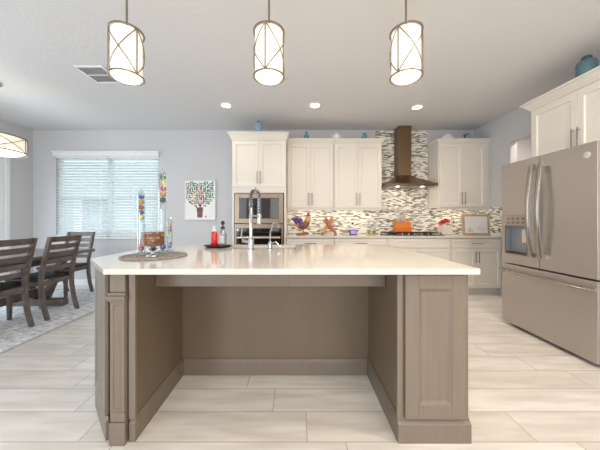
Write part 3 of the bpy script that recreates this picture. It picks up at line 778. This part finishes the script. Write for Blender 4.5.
def leaf(x, z, a, l, w):
    c, s = math.cos(a), math.sin(a)
    pts = [(x - c*l, z - s*l), (x + s*w, z - c*w), (x + c*l, z + s*l), (x - s*w, z + c*w)]
    m.prism(pts, -0.0255, -0.0225, 'y')
for i in range(15):
    for j in range(14):
        x = -0.225 + 0.0322 * i + random.uniform(-0.008, 0.008); z = 0.225 + 0.0345 * j + random.uniform(-0.008, 0.008)
        dx, dz = x - 0.0, z - 0.47
        if z > 0.675: continue
        if z < 0.47 and (dx / 0.245) ** 2 + (dz / 0.25) ** 2 > 1.02: continue
        if abs(x) < 0.035 and z < 0.36: continue
        q = random.random()
        yel = abs(x + 0.11) < 0.06 and abs(z - 0.42) < 0.07
        m.mi = 4 if yel and q < 0.7 else (3 if q < 0.11 or (abs(x) < 0.05 and q < 0.3) else (0 if q < 0.5 else (1 if q < 0.78 else 2)))
        leaf(x, z, math.atan2(dz + 0.25, dx) + random.uniform(-0.4, 0.4), 0.0205, 0.0125)
for k in range(6):
    m.mi = 5 + (0, 1, 2, 0, 1, 0)[k]
    w0 = 0.042 + 0.014 * k / 5; z = 0.045 + 0.030 * k
    m.prism([(-w0, z), (w0, z), (w0 + 0.002, z + 0.028), (-w0 - 0.002, z + 0.028)], -0.0255, -0.0225, 'y')
m.mi = 7; m.prism([(0.09, 0.05), (0.118, 0.05), (0.118, 0.072), (0.09, 0.072)], -0.0245, -0.0225, 'y')
m.build('artwork', greens + pot_m, pc)

# ------------------------------------------------------------------ things on the island
ZT = 0.9145
red_m = pm('red_float', (200, 40, 50), 0.2, coat=0.5); orange_m = pm('orange_float', (236, 140, 40), 0.2); blue_m = pm('blue_float', (50, 60, 150), 0.2)
yellow_m = pm('yellow_float', (232, 205, 70), 0.2); green_m = pm('green_float', (50, 110, 80), 0.2); dkf_m = pm('black_float', (30, 28, 34), 0.2); teal_m = pm('teal_float', (90, 150, 170), 0.2)
mat_mat = pm('woven_grey_fibre', (158, 149, 140), 0.9, var=0.45, scale=(90, 90, 90), bump=0.8, bscale=120)
pmt = thing('round_placemat', 'round woven grey placemat under the glass thermometers', 'placemat', (-0.94, 1.70, ZT))
m = MB()
for k in range(11):
    rr = 0.011 + 0.0172 * k; n = 16 + 4 * k
    m.tube([(rr*math.cos(2*PI*i/n), rr*math.sin(2*PI*i/n), 0.004 + 0.0009*(i % 2)) for i in range(n)], 0.0093, 6, True, (0.35, 1))
m.build('woven_disc', mat_mat, pmt)
m = MB(); n = 72
m.tube([(0.196*math.cos(2*PI*i/n), 0.196*math.sin(2*PI*i/n), 0.0045 + 0.001*(i % 2)) for i in range(n)], 0.0045, 6, True); m.build('edge_binding', mat_mat, pmt)
ZP = ZT + 0.0095
def thermometer(loc, H, r, tops, bots, label):
    t = thing('glass_thermometer', label, 'thermometer', loc, 0, 'floating-ball thermometers')
    MB().lathe([(r * 1.15, 0), (r * 1.15, 0.012), (r * 0.9, 0.016)], n=20).build('base', glass_m, t, True)
    MB().lathe([(r, 0.017), (r, H - 0.05), (r * 0.85, H - 0.035), (r * 0.35, H - 0.02), (r * 0.15, H)], n=20).build('tube', glass_m, t, True)
    z = H - 0.06
    br = r * 0.72
    def ball(z, mat):
        b = MB().ell((0, 0, z), (br, br, br * 0.92), 12, 8).build('float', mat, t, True)
        MB().lathe([(br * 0.35, z - br * 1.25), (br * 0.35, z - br * 0.9)], n=8).build('weight_tag', nickel_m, b)
    for q in tops: ball(z, q); z -= br * 1.95
    z = 0.04 + (len(bots) - 1) * br * 1.95
    for q in bots: ball(z, q); z -= br * 1.95
thermometer((-0.955, 1.83, ZP), 0.60, 0.029, [green_m, yellow_m, red_m, orange_m, dkf_m], [blue_m], 'tallest glass thermometer with coloured floats, at the back of the placemat')
thermometer((-1.052, 1.735, ZP), 0.45, 0.025, [blue_m, orange_m, red_m, dkf_m, yellow_m], [red_m, red_m], 'medium glass thermometer with red floats at its bottom, left on the placemat')
thermometer((-0.922, 1.865, ZP), 0.265, 0.017, [orange_m, red_m, dkf_m, yellow_m], [red_m, teal_m], 'shortest glass thermometer, at the right edge of the placemat')
cu = thing('mosaic_candle_holder', 'orange-brown mosaic glass candle cup on a glass stem', 'candle holder', (-0.93, 1.66, ZP))
def mosaic_cup():
    return strip_tiles('cup_mosaic', 0, 2, 0.016, 0.016, 0, 0, 0, (70, 46, 34), 0.25, [(0.0, (150, 98, 66)), (0.3, (116, 78, 62)), (0.5, (152, 132, 96)), (0.66, (110, 106, 98)), (0.8, (172, 130, 92)), (0.9, (108, 64, 50))], 'CONSTANT', 0.001, jitter=0.2)
MB().lathe([(0.050, 0.066), (0.0655, 0.071), (0.0665, 0.155), (0.0615, 0.155), (0.060, 0.077), (0.02, 0.073)], n=28).build('cup', mosaic_cup(), cu, True)
MB().lathe([(0.040, 0), (0.038, 0.006), (0.014, 0.012), (0.010, 0.03), (0.026, 0.045), (0.012, 0.056), (0.03, 0.0655)], n=20).build('stem', chrome_m, cu, True)

# soap tray and bottles
tr = thing('soap_tray', 'dark six-sided tray holding two soap bottles', 'tray', (-0.69, 2.25, ZT))
m = MB()
for k in range(1):
    rings = [[(rx*math.cos(PI/3*i), ry*math.sin(PI/3*i), z) for i in range(6)] for rx, ry, z in ((0.10, 0.07, 0.0), (0.132, 0.095, 0.022), (0.124, 0.088, 0.022), (0.096, 0.066, 0.008))]
    m.loft(rings)
m.build('dish', pm('tray_bronze', (58, 54, 48), 0.35, 0.5), tr)
rb = thing('red_soap_bottle', 'red liquid soap bottle with a white pump on the tray', 'bottle', (-0.722, 2.25, ZT + 0.009))
MB().lathe([(0.028, 0), (0.030, 0.004), (0.030, 0.105), (0.024, 0.125), (0.014, 0.133)], n=24).build('bottle', pm('red_soap', (226, 30, 30), 0.15, coat=0.6), rb, True)
m = MB().lathe([(0.017, 0.134), (0.017, 0.152), (0.008, 0.154), (0.008, 0.168), (0.013, 0.169), (0.013, 0.178)], n=16); m.box(-0.013, 0.02, -0.006, 0.006, 0.170, 0.178)
m.build('pump', pm('white_plastic', (240, 240, 238), 0.35), rb, True)
cb = thing('clear_soap_bottle', 'clear soap bottle with a black pump beside the red one', 'bottle', (-0.648, 2.255, ZT + 0.009))
MB().lathe([(0.033, 0), (0.035, 0.005), (0.035, 0.095), (0.022, 0.14), (0.014, 0.155)], n=24).build('bottle', glass('frosted_clear', (225, 232, 232), 0.25, 0.15), cb, True)
m = MB().lathe([(0.019, 0.156), (0.019, 0.172), (0.007, 0.175), (0.007, 0.192), (0.016, 0.194), (0.018, 0.21), (0.012, 0.226)], n=16).box(-0.008, 0.008, -0.03, 0.0, 0.205, 0.215)
m.build('pump', black_m, cb, True)
m = MB().box(-0.02, 0.02, -0.0365, -0.0352, 0.03, 0.085); m.build('bottle_label', pm('grey_label', (205, 210, 214), 0.5), cb)

# spring tap
ft = thing('spring_kitchen_tap', 'tall chrome tap with a coiled spring spout at the sink', 'tap', (-0.364, 2.065, ZT))
MB().lathe([(0.032, 0), (0.032, 0.008), (0.024, 0.012), (0.024, 0.09), (0.0145, 0.095), (0.0145, 0.34), (0.012, 0.345)], n=20).build('body', chrome_m, ft, True)
ux, uy = 0.32, 0.947
arc = [(0, 0, 0.345)]
for i in range(13):
    a = PI - PI * i / 12
    d = 0.075 + 0.075 * math.cos(a)
    arc.append((d * ux, d * uy, 0.42 + 0.078 * math.sin(a)))
arc += [(0.15*ux, 0.15*uy, 0.38), (0.15*ux, 0.15*uy, 0.30)]
hose = MB().tube(arc, 0.008, 8).build('hose', pm('dark_hose', (60, 60, 62), 0.4, 0.4), ft, True)
# coil around the hose
A = [Vector(p) for p in arc]
L = [0]
for p, q in zip(A, A[1:]): L.append(L[-1] + (q - p).length)
pts = []
turns = 34; N = turns * 8
side = Vector((-uy, ux, 0))
for k in range(N + 1):
    s = L[-1] * k / N
    j = max(i for i in range(len(L)) if L[i] <= s + 1e-9); j = min(j, len(A) - 2)
    p = A[j].lerp(A[j+1], (s - L[j]) / (L[j+1] - L[j])); t = (A[j+1] - A[j]).normalized(); u = t.cross(side)
    a = 2*PI*k/8
    pts.append(p + side * (0.0145*math.cos(a)) + u * (0.0145*math.sin(a)))
MB().tube(pts, 0.003, 5).build('spring', chrome_m, ft, True)
MB().lathe([(0.012, 0.30), (0.017, 0.295), (0.018, 0.23), (0.022, 0.205), (0.020, 0.20)], (0.15*ux, 0.15*uy, 0), 16).build('spray_head', chrome_m, ft, True)
MB().tube([(0, 0, 0.275), (0.15*ux, 0.15*uy, 0.275)], 0.007, 8).lathe([(0.021, 0.268), (0.021, 0.284)], (0.15*ux, 0.15*uy, 0), 16).build('holder_arm', chrome_m, ft, True)
MB().tube([(-0.02, 0, 0.065), (-0.07, 0, 0.075)], 0.015, 12).tube([(-0.066, 0, 0.075), (-0.078, 0, 0.12), (-0.074, 0, 0.175)], [0.008, 0.007, 0.006], 8).build('lever', chrome_m, ft, True)
ft2 = thing('filter_water_tap', 'small chrome gooseneck water tap right of the spring tap', 'tap', (-0.2125, 2.10, ZT))
MB().lathe([(0.024, 0), (0.024, 0.006), (0.017, 0.012), (0.016, 0.055), (0.012, 0.065)], n=16).build('body', chrome_m, ft2, True)
pts = [(0, 0, 0.06), (0.0, 0, 0.14), (0.012, 0.004, 0.175)]
for i in range(9):
    a = R(150 - 24 * i); pts.append((0.042 + 0.026*math.cos(a), 0.016 + 0.016*math.cos(a), 0.195 + 0.024*math.sin(a)))
MB().tube(pts, 0.006, 8).build('spout', chrome_m, ft2, True)
MB().tube([(0.012, -0.005, 0.05), (0.045, -0.015, 0.062), (0.085, -0.02, 0.02)], [0.008, 0.008, 0.006], 8).build('lever', chrome_m, ft2, True)

# ------------------------------------------------------------------ things on the back counter
def P(px, y=4.2): return (px - 296) * y / 255
# rooster figurine
rs = thing('rooster_figurine', 'colourful painted rooster figurine beside the oven tower', 'figurine', (P(302), 4.26, ZT))
brown_m = pm('rooster_brown', (150, 100, 62), 0.4, var=0.5, scale=(40, 40, 40)); purple_m = pm('rooster_purple', (112, 92, 150), 0.4, var=0.4, scale=(50, 50, 50)); gold_m = pm('rooster_gold', (216, 176, 112), 0.4, var=0.3, scale=(60, 60, 60))
comb_m = pm('rooster_red', (206, 52, 44), 0.4)
MB().lathe([(0.10, 0), (0.10, 0.012), (0.08, 0.018)], n=24).build('base', pm('rooster_base', (190, 92, 70), 0.6, var=0.3), rs, True)
b = MB().tube([(-0.085, 0, 0.15), (-0.06, 0, 0.145), (-0.01, 0, 0.14), (0.05, 0, 0.155), (0.085, 0, 0.20), (0.095, 0, 0.26), (0.10, 0, 0.30), (0.108, 0, 0.33), (0.125, 0, 0.335)], [0.012, 0.04, 0.062, 0.066, 0.052, 0.036, 0.030, 0.028, 0.010], 14).build('body', brown_m, rs, True)
MB().tube([(0.125, 0, 0.332), (0.15, 0, 0.322)], [0.010, 0.001], 8).build('beak', pm('rooster_beak', (226, 170, 60), 0.4), b, True)
MB().prism([(0.085, 0.34), (0.135, 0.345), (0.138, 0.372), (0.125, 0.358), (0.116, 0.382), (0.106, 0.362), (0.094, 0.376)], -0.006, 0.006, 'y').ell((0.132, 0, 0.296), (0.010, 0.008, 0.018)).build('comb', comb_m, rs)
MB().tube([(0.088, 0, 0.22), (0.10, 0, 0.27), (0.104, 0, 0.31)], [0.060, 0.044, 0.032], 12).build('neck_feathers', gold_m, rs, True)
for k in range(5):
    a = R(48 + 17 * k); l = 0.15 - 0.012 * abs(k - 2)
    px, pz = -0.085 + 0.02 * math.cos(a), 0.165
    MB().tube([(px, 0, pz), (px + 0.55*l*math.cos(a), 0.006*(k - 2), pz + 0.6*l*math.sin(a)), (px + l*math.cos(a) - 0.015, 0.01*(k - 2), pz + l*math.sin(a) - 0.01), (px + 1.1*l*math.cos(a) - 0.04, 0.01*(k - 2), pz + 0.85*l*math.sin(a) - 0.02)], [0.016, 0.036, 0.030, 0.006], 8, sq=(1, 0.6)).build('tail_feather', purple_m, rs, True)
MB().ell((0.0, -0.052, 0.155), (0.062, 0.022, 0.042)).build('wing', pm('rooster_wing', (92, 84, 120), 0.4, var=0.5, scale=(50, 50, 50)), rs, True)
MB().ell((-0.06, -0.040, 0.15), (0.030, 0.02, 0.045)).build('saddle_feathers', pm('rooster_orange', (226, 130, 50), 0.4), rs, True)
for y in (-0.022, 0.022):
    MB().tube([(0.025, y, 0.10), (0.022, y, 0.018)], 0.007, 8).tube([(-0.005, y, 0.024), (0.055, y, 0.022)], 0.006, 6).build('leg', pm('rooster_leg', (112, 96, 70), 0.5), rs, True)

# crossed wooden ornament
xs = thing('crossed_wood_ornament', 'X-shaped carved wooden ornament between rooster and wall outlet', 'ornament', (P(329), 4.27, ZT))
w1m = pm('ornament_tan', (214, 160, 112), 0.5, var=0.3, scale=(40, 40, 40)); w2m = pm('ornament_rust', (184, 112, 80), 0.5, var=0.4, scale=(50, 50, 50))
MB().tube([(-0.10, 0.01, 0.03), (-0.05, 0.01, 0.09), (0.01, 0.01, 0.17), (0.07, 0.01, 0.27)], [0.024, 0.032, 0.036, 0.042], 10, sq=(1, 0.7)).build('bar', w1m, xs, True)
MB().tube([(0.11, -0.045, 0.03), (0.05, -0.045, 0.10), (-0.01, -0.045, 0.18), (-0.07, -0.045, 0.26)], [0.024, 0.034, 0.038, 0.044], 10, sq=(1, 0.7)).build('bar', w2m, xs, True)
for x in (-0.105, 0.115):
    MB().lathe([(0.024, 0), (0.028, 0.01), (0.022, 0.035)], (x, -0.01, 0), 14).build('foot', pm('ornament_foot', (150, 128, 100), 0.6), xs, True)

ou = thing('wall_outlet', 'cream wall outlet with dark socket on the mosaic', 'outlet', (P(352.5, 4.5), YB - 0.0115, 1.09))
MB().box(-0.036, 0.036, -0.006, 0, -0.058, 0.058).build('plate', cab_m, ou, bevel=0.002)
MB().box(-0.018, 0.018, -0.008, -0.0062, -0.014, 0.022).build('socket', gap_m, ou)

ckk = thing('digital_clock', 'small dark clock with a glowing violet screen', 'clock', (P(353.3), 4.22, ZT))
MB().prism([(-0.035, 0), (0.035, 0), (0.02, 0.085), (-0.015, 0.085)], -0.058, 0.058, 'x').build('case', black_m, ckk, bevel=0.006)
scr = pm('violet_screen', (150, 110, 210), 0.3, emit=0.55, ergb=(150, 105, 225))
MB().loft([[(-0.045, -0.0345, 0.012), (0.045, -0.0345, 0.012), (0.045, -0.0195, 0.073), (-0.045, -0.0195, 0.073)], [(-0.045, -0.0365, 0.012), (0.045, -0.0365, 0.012), (0.045, -0.0215, 0.073), (-0.045, -0.0215, 0.073)]]).build('screen', scr, ckk)

def cruet(x, h, label, fill):
    t = thing('glass_cruet', label, 'bottle', (x, 4.26, ZT + 0.0105), 0, 'glass cruets on a tray')
    MB().lathe([(0.022, 0), (0.024, 0.004), (0.024, h * 0.55), (0.010, h * 0.72), (0.009, h * 0.9), (0.012, h * 0.92)], n=16).build('bottle', glass_m, t, True)
    MB().lathe([(0.021, 0.004), (0.021, h * 0.3)], n=16).build('liquid', fill, t, True)
    MB().lathe([(0.009, h * 0.925), (0.013, h * 0.95), (0.008, h)], n=12).build('stopper', nickel_m, t, True)
ct = MB().lathe([(0.075, 0), (0.085, 0.006), (0.082, 0.010), (0.07, 0.0095)], (0, 0, 0), 28).build('cruet_tray', pm('brass_tray', (206, 190, 110), 0.35, 0.4), None, True)
ct.location = (P(372.5), 4.26, ZT); tag(ct, 'round yellow tray under two glass cruets', 'tray')
cruet(P(369.9), 0.22, 'left glass cruet on the yellow tray, nearest the clock', pm('oil', (170, 160, 80), 0.2))
cruet(P(375.2), 0.20, 'right glass cruet on the yellow tray, nearest the knife block', pm('vinegar', (120, 90, 70), 0.2))

kb = thing('knife_block', 'orange wooden knife block behind the cooktop', 'knife block', (P(402.3, 4.42), 4.415, ZT))
kw = pm('orange_wood', (226, 128, 52), 0.4, var=0.12, scale=(4, 4, 40))
MB().prism([(-0.055, 0.0), (0.06, 0.0), (0.075, 0.235), (-0.02, 0.215), (-0.055, 0.12)], -0.135, 0.135, 'x').build('block', kw, kb, bevel=0.006)
for k, (x, hgt) in enumerate(((-0.105, 0.12), (-0.075, 0.15), (-0.045, 0.135), (-0.015, 0.125), (0.015, 0.11))):
    kn = MB().bar((x, -0.035, 0.205), (x, -0.06, 0.205 + hgt), 0.015, 0.022).build('knife_handle', pm('knife_steel', (226, 222, 214), 0.3, 0.5) if 'knife_steel' not in MATS else MATS['knife_steel'], kb, bevel=0.003)

fv = thing('flower_vase', 'white square vase with red and white flowers right of the cooktop', 'vase', (P(446.7), 4.24, ZT))
vm = pm('vase_white', (226, 220, 208), 0.4)
MB().loft([[(-a, -a, z), (a, -a, z), (a, a, z), (-a, a, z)] for a, z in ((0.07, 0), (0.078, 0.01), (0.078, 0.15), (0.066, 0.15), (0.064, 0.05))]).build('pot', vm, fv, bevel=0.006)
for x, y, z, q in ((-0.06, -0.02, 0.215, red_m), (-0.025, -0.04, 0.235, red_m), (0.02, -0.03, 0.225, pm('pink_flower', (226, 90, 110), 0.6)), (0.10, -0.02, 0.215, pm('cream_flower', (240, 236, 224), 0.6)), (-0.07, 0.03, 0.19, MATS['pink_flower'])):
    m = MB()
    for k in range(7):
        a = 2*PI*k/7; m.ell((x + 0.022*math.cos(a), y - 0.006, z + 0.022*math.sin(a)), (0.017, 0.012, 0.017), 8, 6)
    m.ell((x, y - 0.012, z), (0.012, 0.010, 0.012), 8, 6)
    fl = m.build('flower', q, fv, True)
    MB().tube([(x * 0.4, y * 0.4, 0.06), (x * 0.8, y * 0.7, 0.15), (x, y + 0.008, z)], 0.003, 6).build('stem', pm('stem_green', (86, 110, 62), 0.7) if 'stem_green' not in MATS else MATS['stem_green'], fl, True)
m = MB().ell((0.115, -0.04, 0.205), (0.016, 0.012, 0.018)).tube([(0.05, 0, 0.06), (0.09, -0.02, 0.15), (0.115, -0.035, 0.2)], 0.003, 6)
m.build('seed_head', pm('seed_brown', (92, 76, 58), 0.8), fv, True)

pf = thing('counter_picture_frame', 'light wood frame with a white print leaning on the mosaic', 'picture frame', (P(475.2, 4.12), 4.08, ZT))
fw = pm('pale_frame_wood', (190, 166, 136), 0.5, var=0.15, scale=(20, 20, 20))
H2, W2 = 0.335, 0.217; tl = 0.09
def lean(mb, x0, x1, z0, z1, y0, y1):
    mb.loft([[(x, y + z * tl, z) for x, y in ((x0, y0), (x1, y0), (x1, y1), (x0, y1))] for z in (z0, z1)])
m = MB(); b = 0.034
lean(m, -W2, -W2 + b, 0, H2, 0, 0.02); lean(m, W2 - b, W2, 0, H2, 0, 0.02); lean(m, -W2 + b, W2 - b, 0, b, 0, 0.02); lean(m, -W2 + b, W2 - b, H2 - b, H2, 0, 0.02)
m.build('frame', fw, pf)
m = MB(); lean(m, -W2 + b, W2 - b, b, H2 - b, 0.008, 0.018); pr = m.build('print', canvas_m, pf)
m = MB()
for x0, x1, z in ((0.05, 0.15, 0.075), (0.01, 0.16, 0.10), (0.03, 0.07, 0.12)): lean(m, x0, x1, z, z + 0.005, 0.006, 0.0075)
for x0, x1, z0, z1 in ((-0.125, -0.11, 0.05, 0.10), (-0.095, -0.085, 0.05, 0.12), (-0.07, -0.06, 0.05, 0.09)): lean(m, x0, x1, z0, z1, 0.006, 0.0075)
m.build('print_marks', pm('print_grey', (186, 180, 168), 0.7), pr)
pk = MB().tube([(-0.045, 0, 0.012), (-0.02, 0, 0.015), (0.02, 0, 0.013), (0.045, 0, 0.010)], [0.006, 0.012, 0.011, 0.004], 8).build('pink_ornament', pm('pink_ceramic', (226, 120, 124), 0.4), None, True)
pk.location = (P(471.8, 4.0), 4.02, ZT + 0.0005); tag(pk, 'tiny pink ornament lying at the foot of the wood frame', 'ornament')

# ------------------------------------------------------------------ things on top of the cabinets
def vessel(name, label, cat, loc, prof, mat, n=24, extra=None, parts=()):
    t = thing(name, label, cat, loc)
    MB().lathe(prof, n=n).build('body', mat, t, True)
    return t
blue_gl = pm('blue_ceramic', (146, 180, 208), 0.25, coat=0.4); teal_gl = pm('teal_glass', (86, 156, 172), 0.15, coat=0.6); white_c = pm('white_ceramic', (236, 234, 230), 0.3, coat=0.3); slateblue = pm('slate_blue_ceramic', (84, 118, 130), 0.5)
cork_m = pm('dark_stopper', (52, 78, 84), 0.5)
ZA = 2.4965
t = vessel('blue_vase', 'pale blue vase on top of the oven tower', 'vase', (P(258.5, 4.05), 4.05, ZA), [(0.048, 0), (0.056, 0.01), (0.058, 0.12), (0.046, 0.17), (0.022, 0.19), (0.024, 0.205)], blue_gl)
MB().lathe([(0.020, 0.2055), (0.022, 0.222), (0.012, 0.228)], n=16).build('stopper', cork_m, t, True)
ZB_ = 2.4865
t = vessel('teal_bottle', 'small teal bottle on the wall cabinet beside the oven tower', 'bottle', (P(306.5, 4.24), 4.24, ZB_), [(0.040, 0), (0.044, 0.01), (0.042, 0.07), (0.020, 0.095), (0.016, 0.12), (0.022, 0.125)], teal_gl)
MB().lathe([(0.014, 0.126), (0.016, 0.138), (0.008, 0.142)], n=14).build('stopper', cork_m, t, True)
t = vessel('white_jug', 'round white jug on top of the left wall cabinets', 'jug', (P(336.5, 4.24), 4.24, ZB_), [(0.050, 0), (0.075, 0.02), (0.080, 0.05), (0.066, 0.085), (0.03, 0.105), (0.028, 0.118), (0.014, 0.124)], white_c)
MB().tube([(0.062, 0, 0.085), (0.098, 0, 0.075), (0.095, 0, 0.04), (0.078, 0, 0.03)], 0.008, 8).build('handle', white_c, t, True)
MB().tube([(-0.07, 0, 0.06), (-0.095, 0, 0.085)], [0.016, 0.008], 8).build('spout', white_c, t, True)
t = vessel('teal_jar', 'squat teal jar on the wall cabinet left of the hood', 'jar', (P(364.5, 4.24), 4.24, ZB_), [(0.036, 0), (0.046, 0.01), (0.046, 0.065), (0.030, 0.088), (0.028, 0.10)], teal_gl)
MB().lathe([(0.030, 0.1005), (0.032, 0.112), (0.010, 0.12)], n=16).build('lid', cork_m, t, True)
sw = thing('white_shell_ornament', 'white shell-shaped ornament on the cabinet right of the hood', 'ornament', (P(447.5, 4.24), 4.24, ZB_))
MB().tube([(-0.085, 0, 0.03), (-0.05, 0, 0.042), (0, 0, 0.05), (0.05, 0, 0.048), (0.085, 0, 0.04)], [0.02, 0.038, 0.046, 0.042, 0.022], 12).build('body', white_c, sw, True)
m = MB()
for k in range(5):
    a = R(20 + 28 * k); m.tube([(0.01, 0, 0.075), (0.01 + 0.05*math.cos(a), 0, 0.085 + 0.03*math.sin(a))], [0.02, 0.008], 8)
m.build('fan_ridges', white_c, sw, True)
fb = thing('blue_bird_ornament', 'small blue bird-shaped ornament on the cabinet right of the hood', 'ornament', (P(467.5, 4.24), 4.24, ZB_))
MB().tube([(-0.05, 0, 0.03), (-0.02, 0, 0.036), (0.02, 0, 0.04), (0.045, 0, 0.06), (0.05, 0, 0.085)], [0.012, 0.03, 0.035, 0.028, 0.012], 12).build('body', blue_gl, fb, True)
MB().tube([(-0.04, 0, 0.035), (-0.055, 0, 0.07), (0.02, -0.005, 0.11)], [0.014, 0.018, 0.008], 8).build('wing', pm('dark_teal_wing', (44, 92, 112), 0.4), fb, True)
t = vessel('teal_lidded_jar', 'large slate blue jar on top of the over-fridge cabinet', 'jar', (2.69, 2.36, 2.4915), [(0.064, 0), (0.071, 0.01), (0.071, 0.11), (0.058, 0.135), (0.036, 0.145)], slateblue)
MB().lathe([(0.034, 0.146), (0.038, 0.165), (0.030, 0.178)], n=20).build('neck', cork_m, t, True)
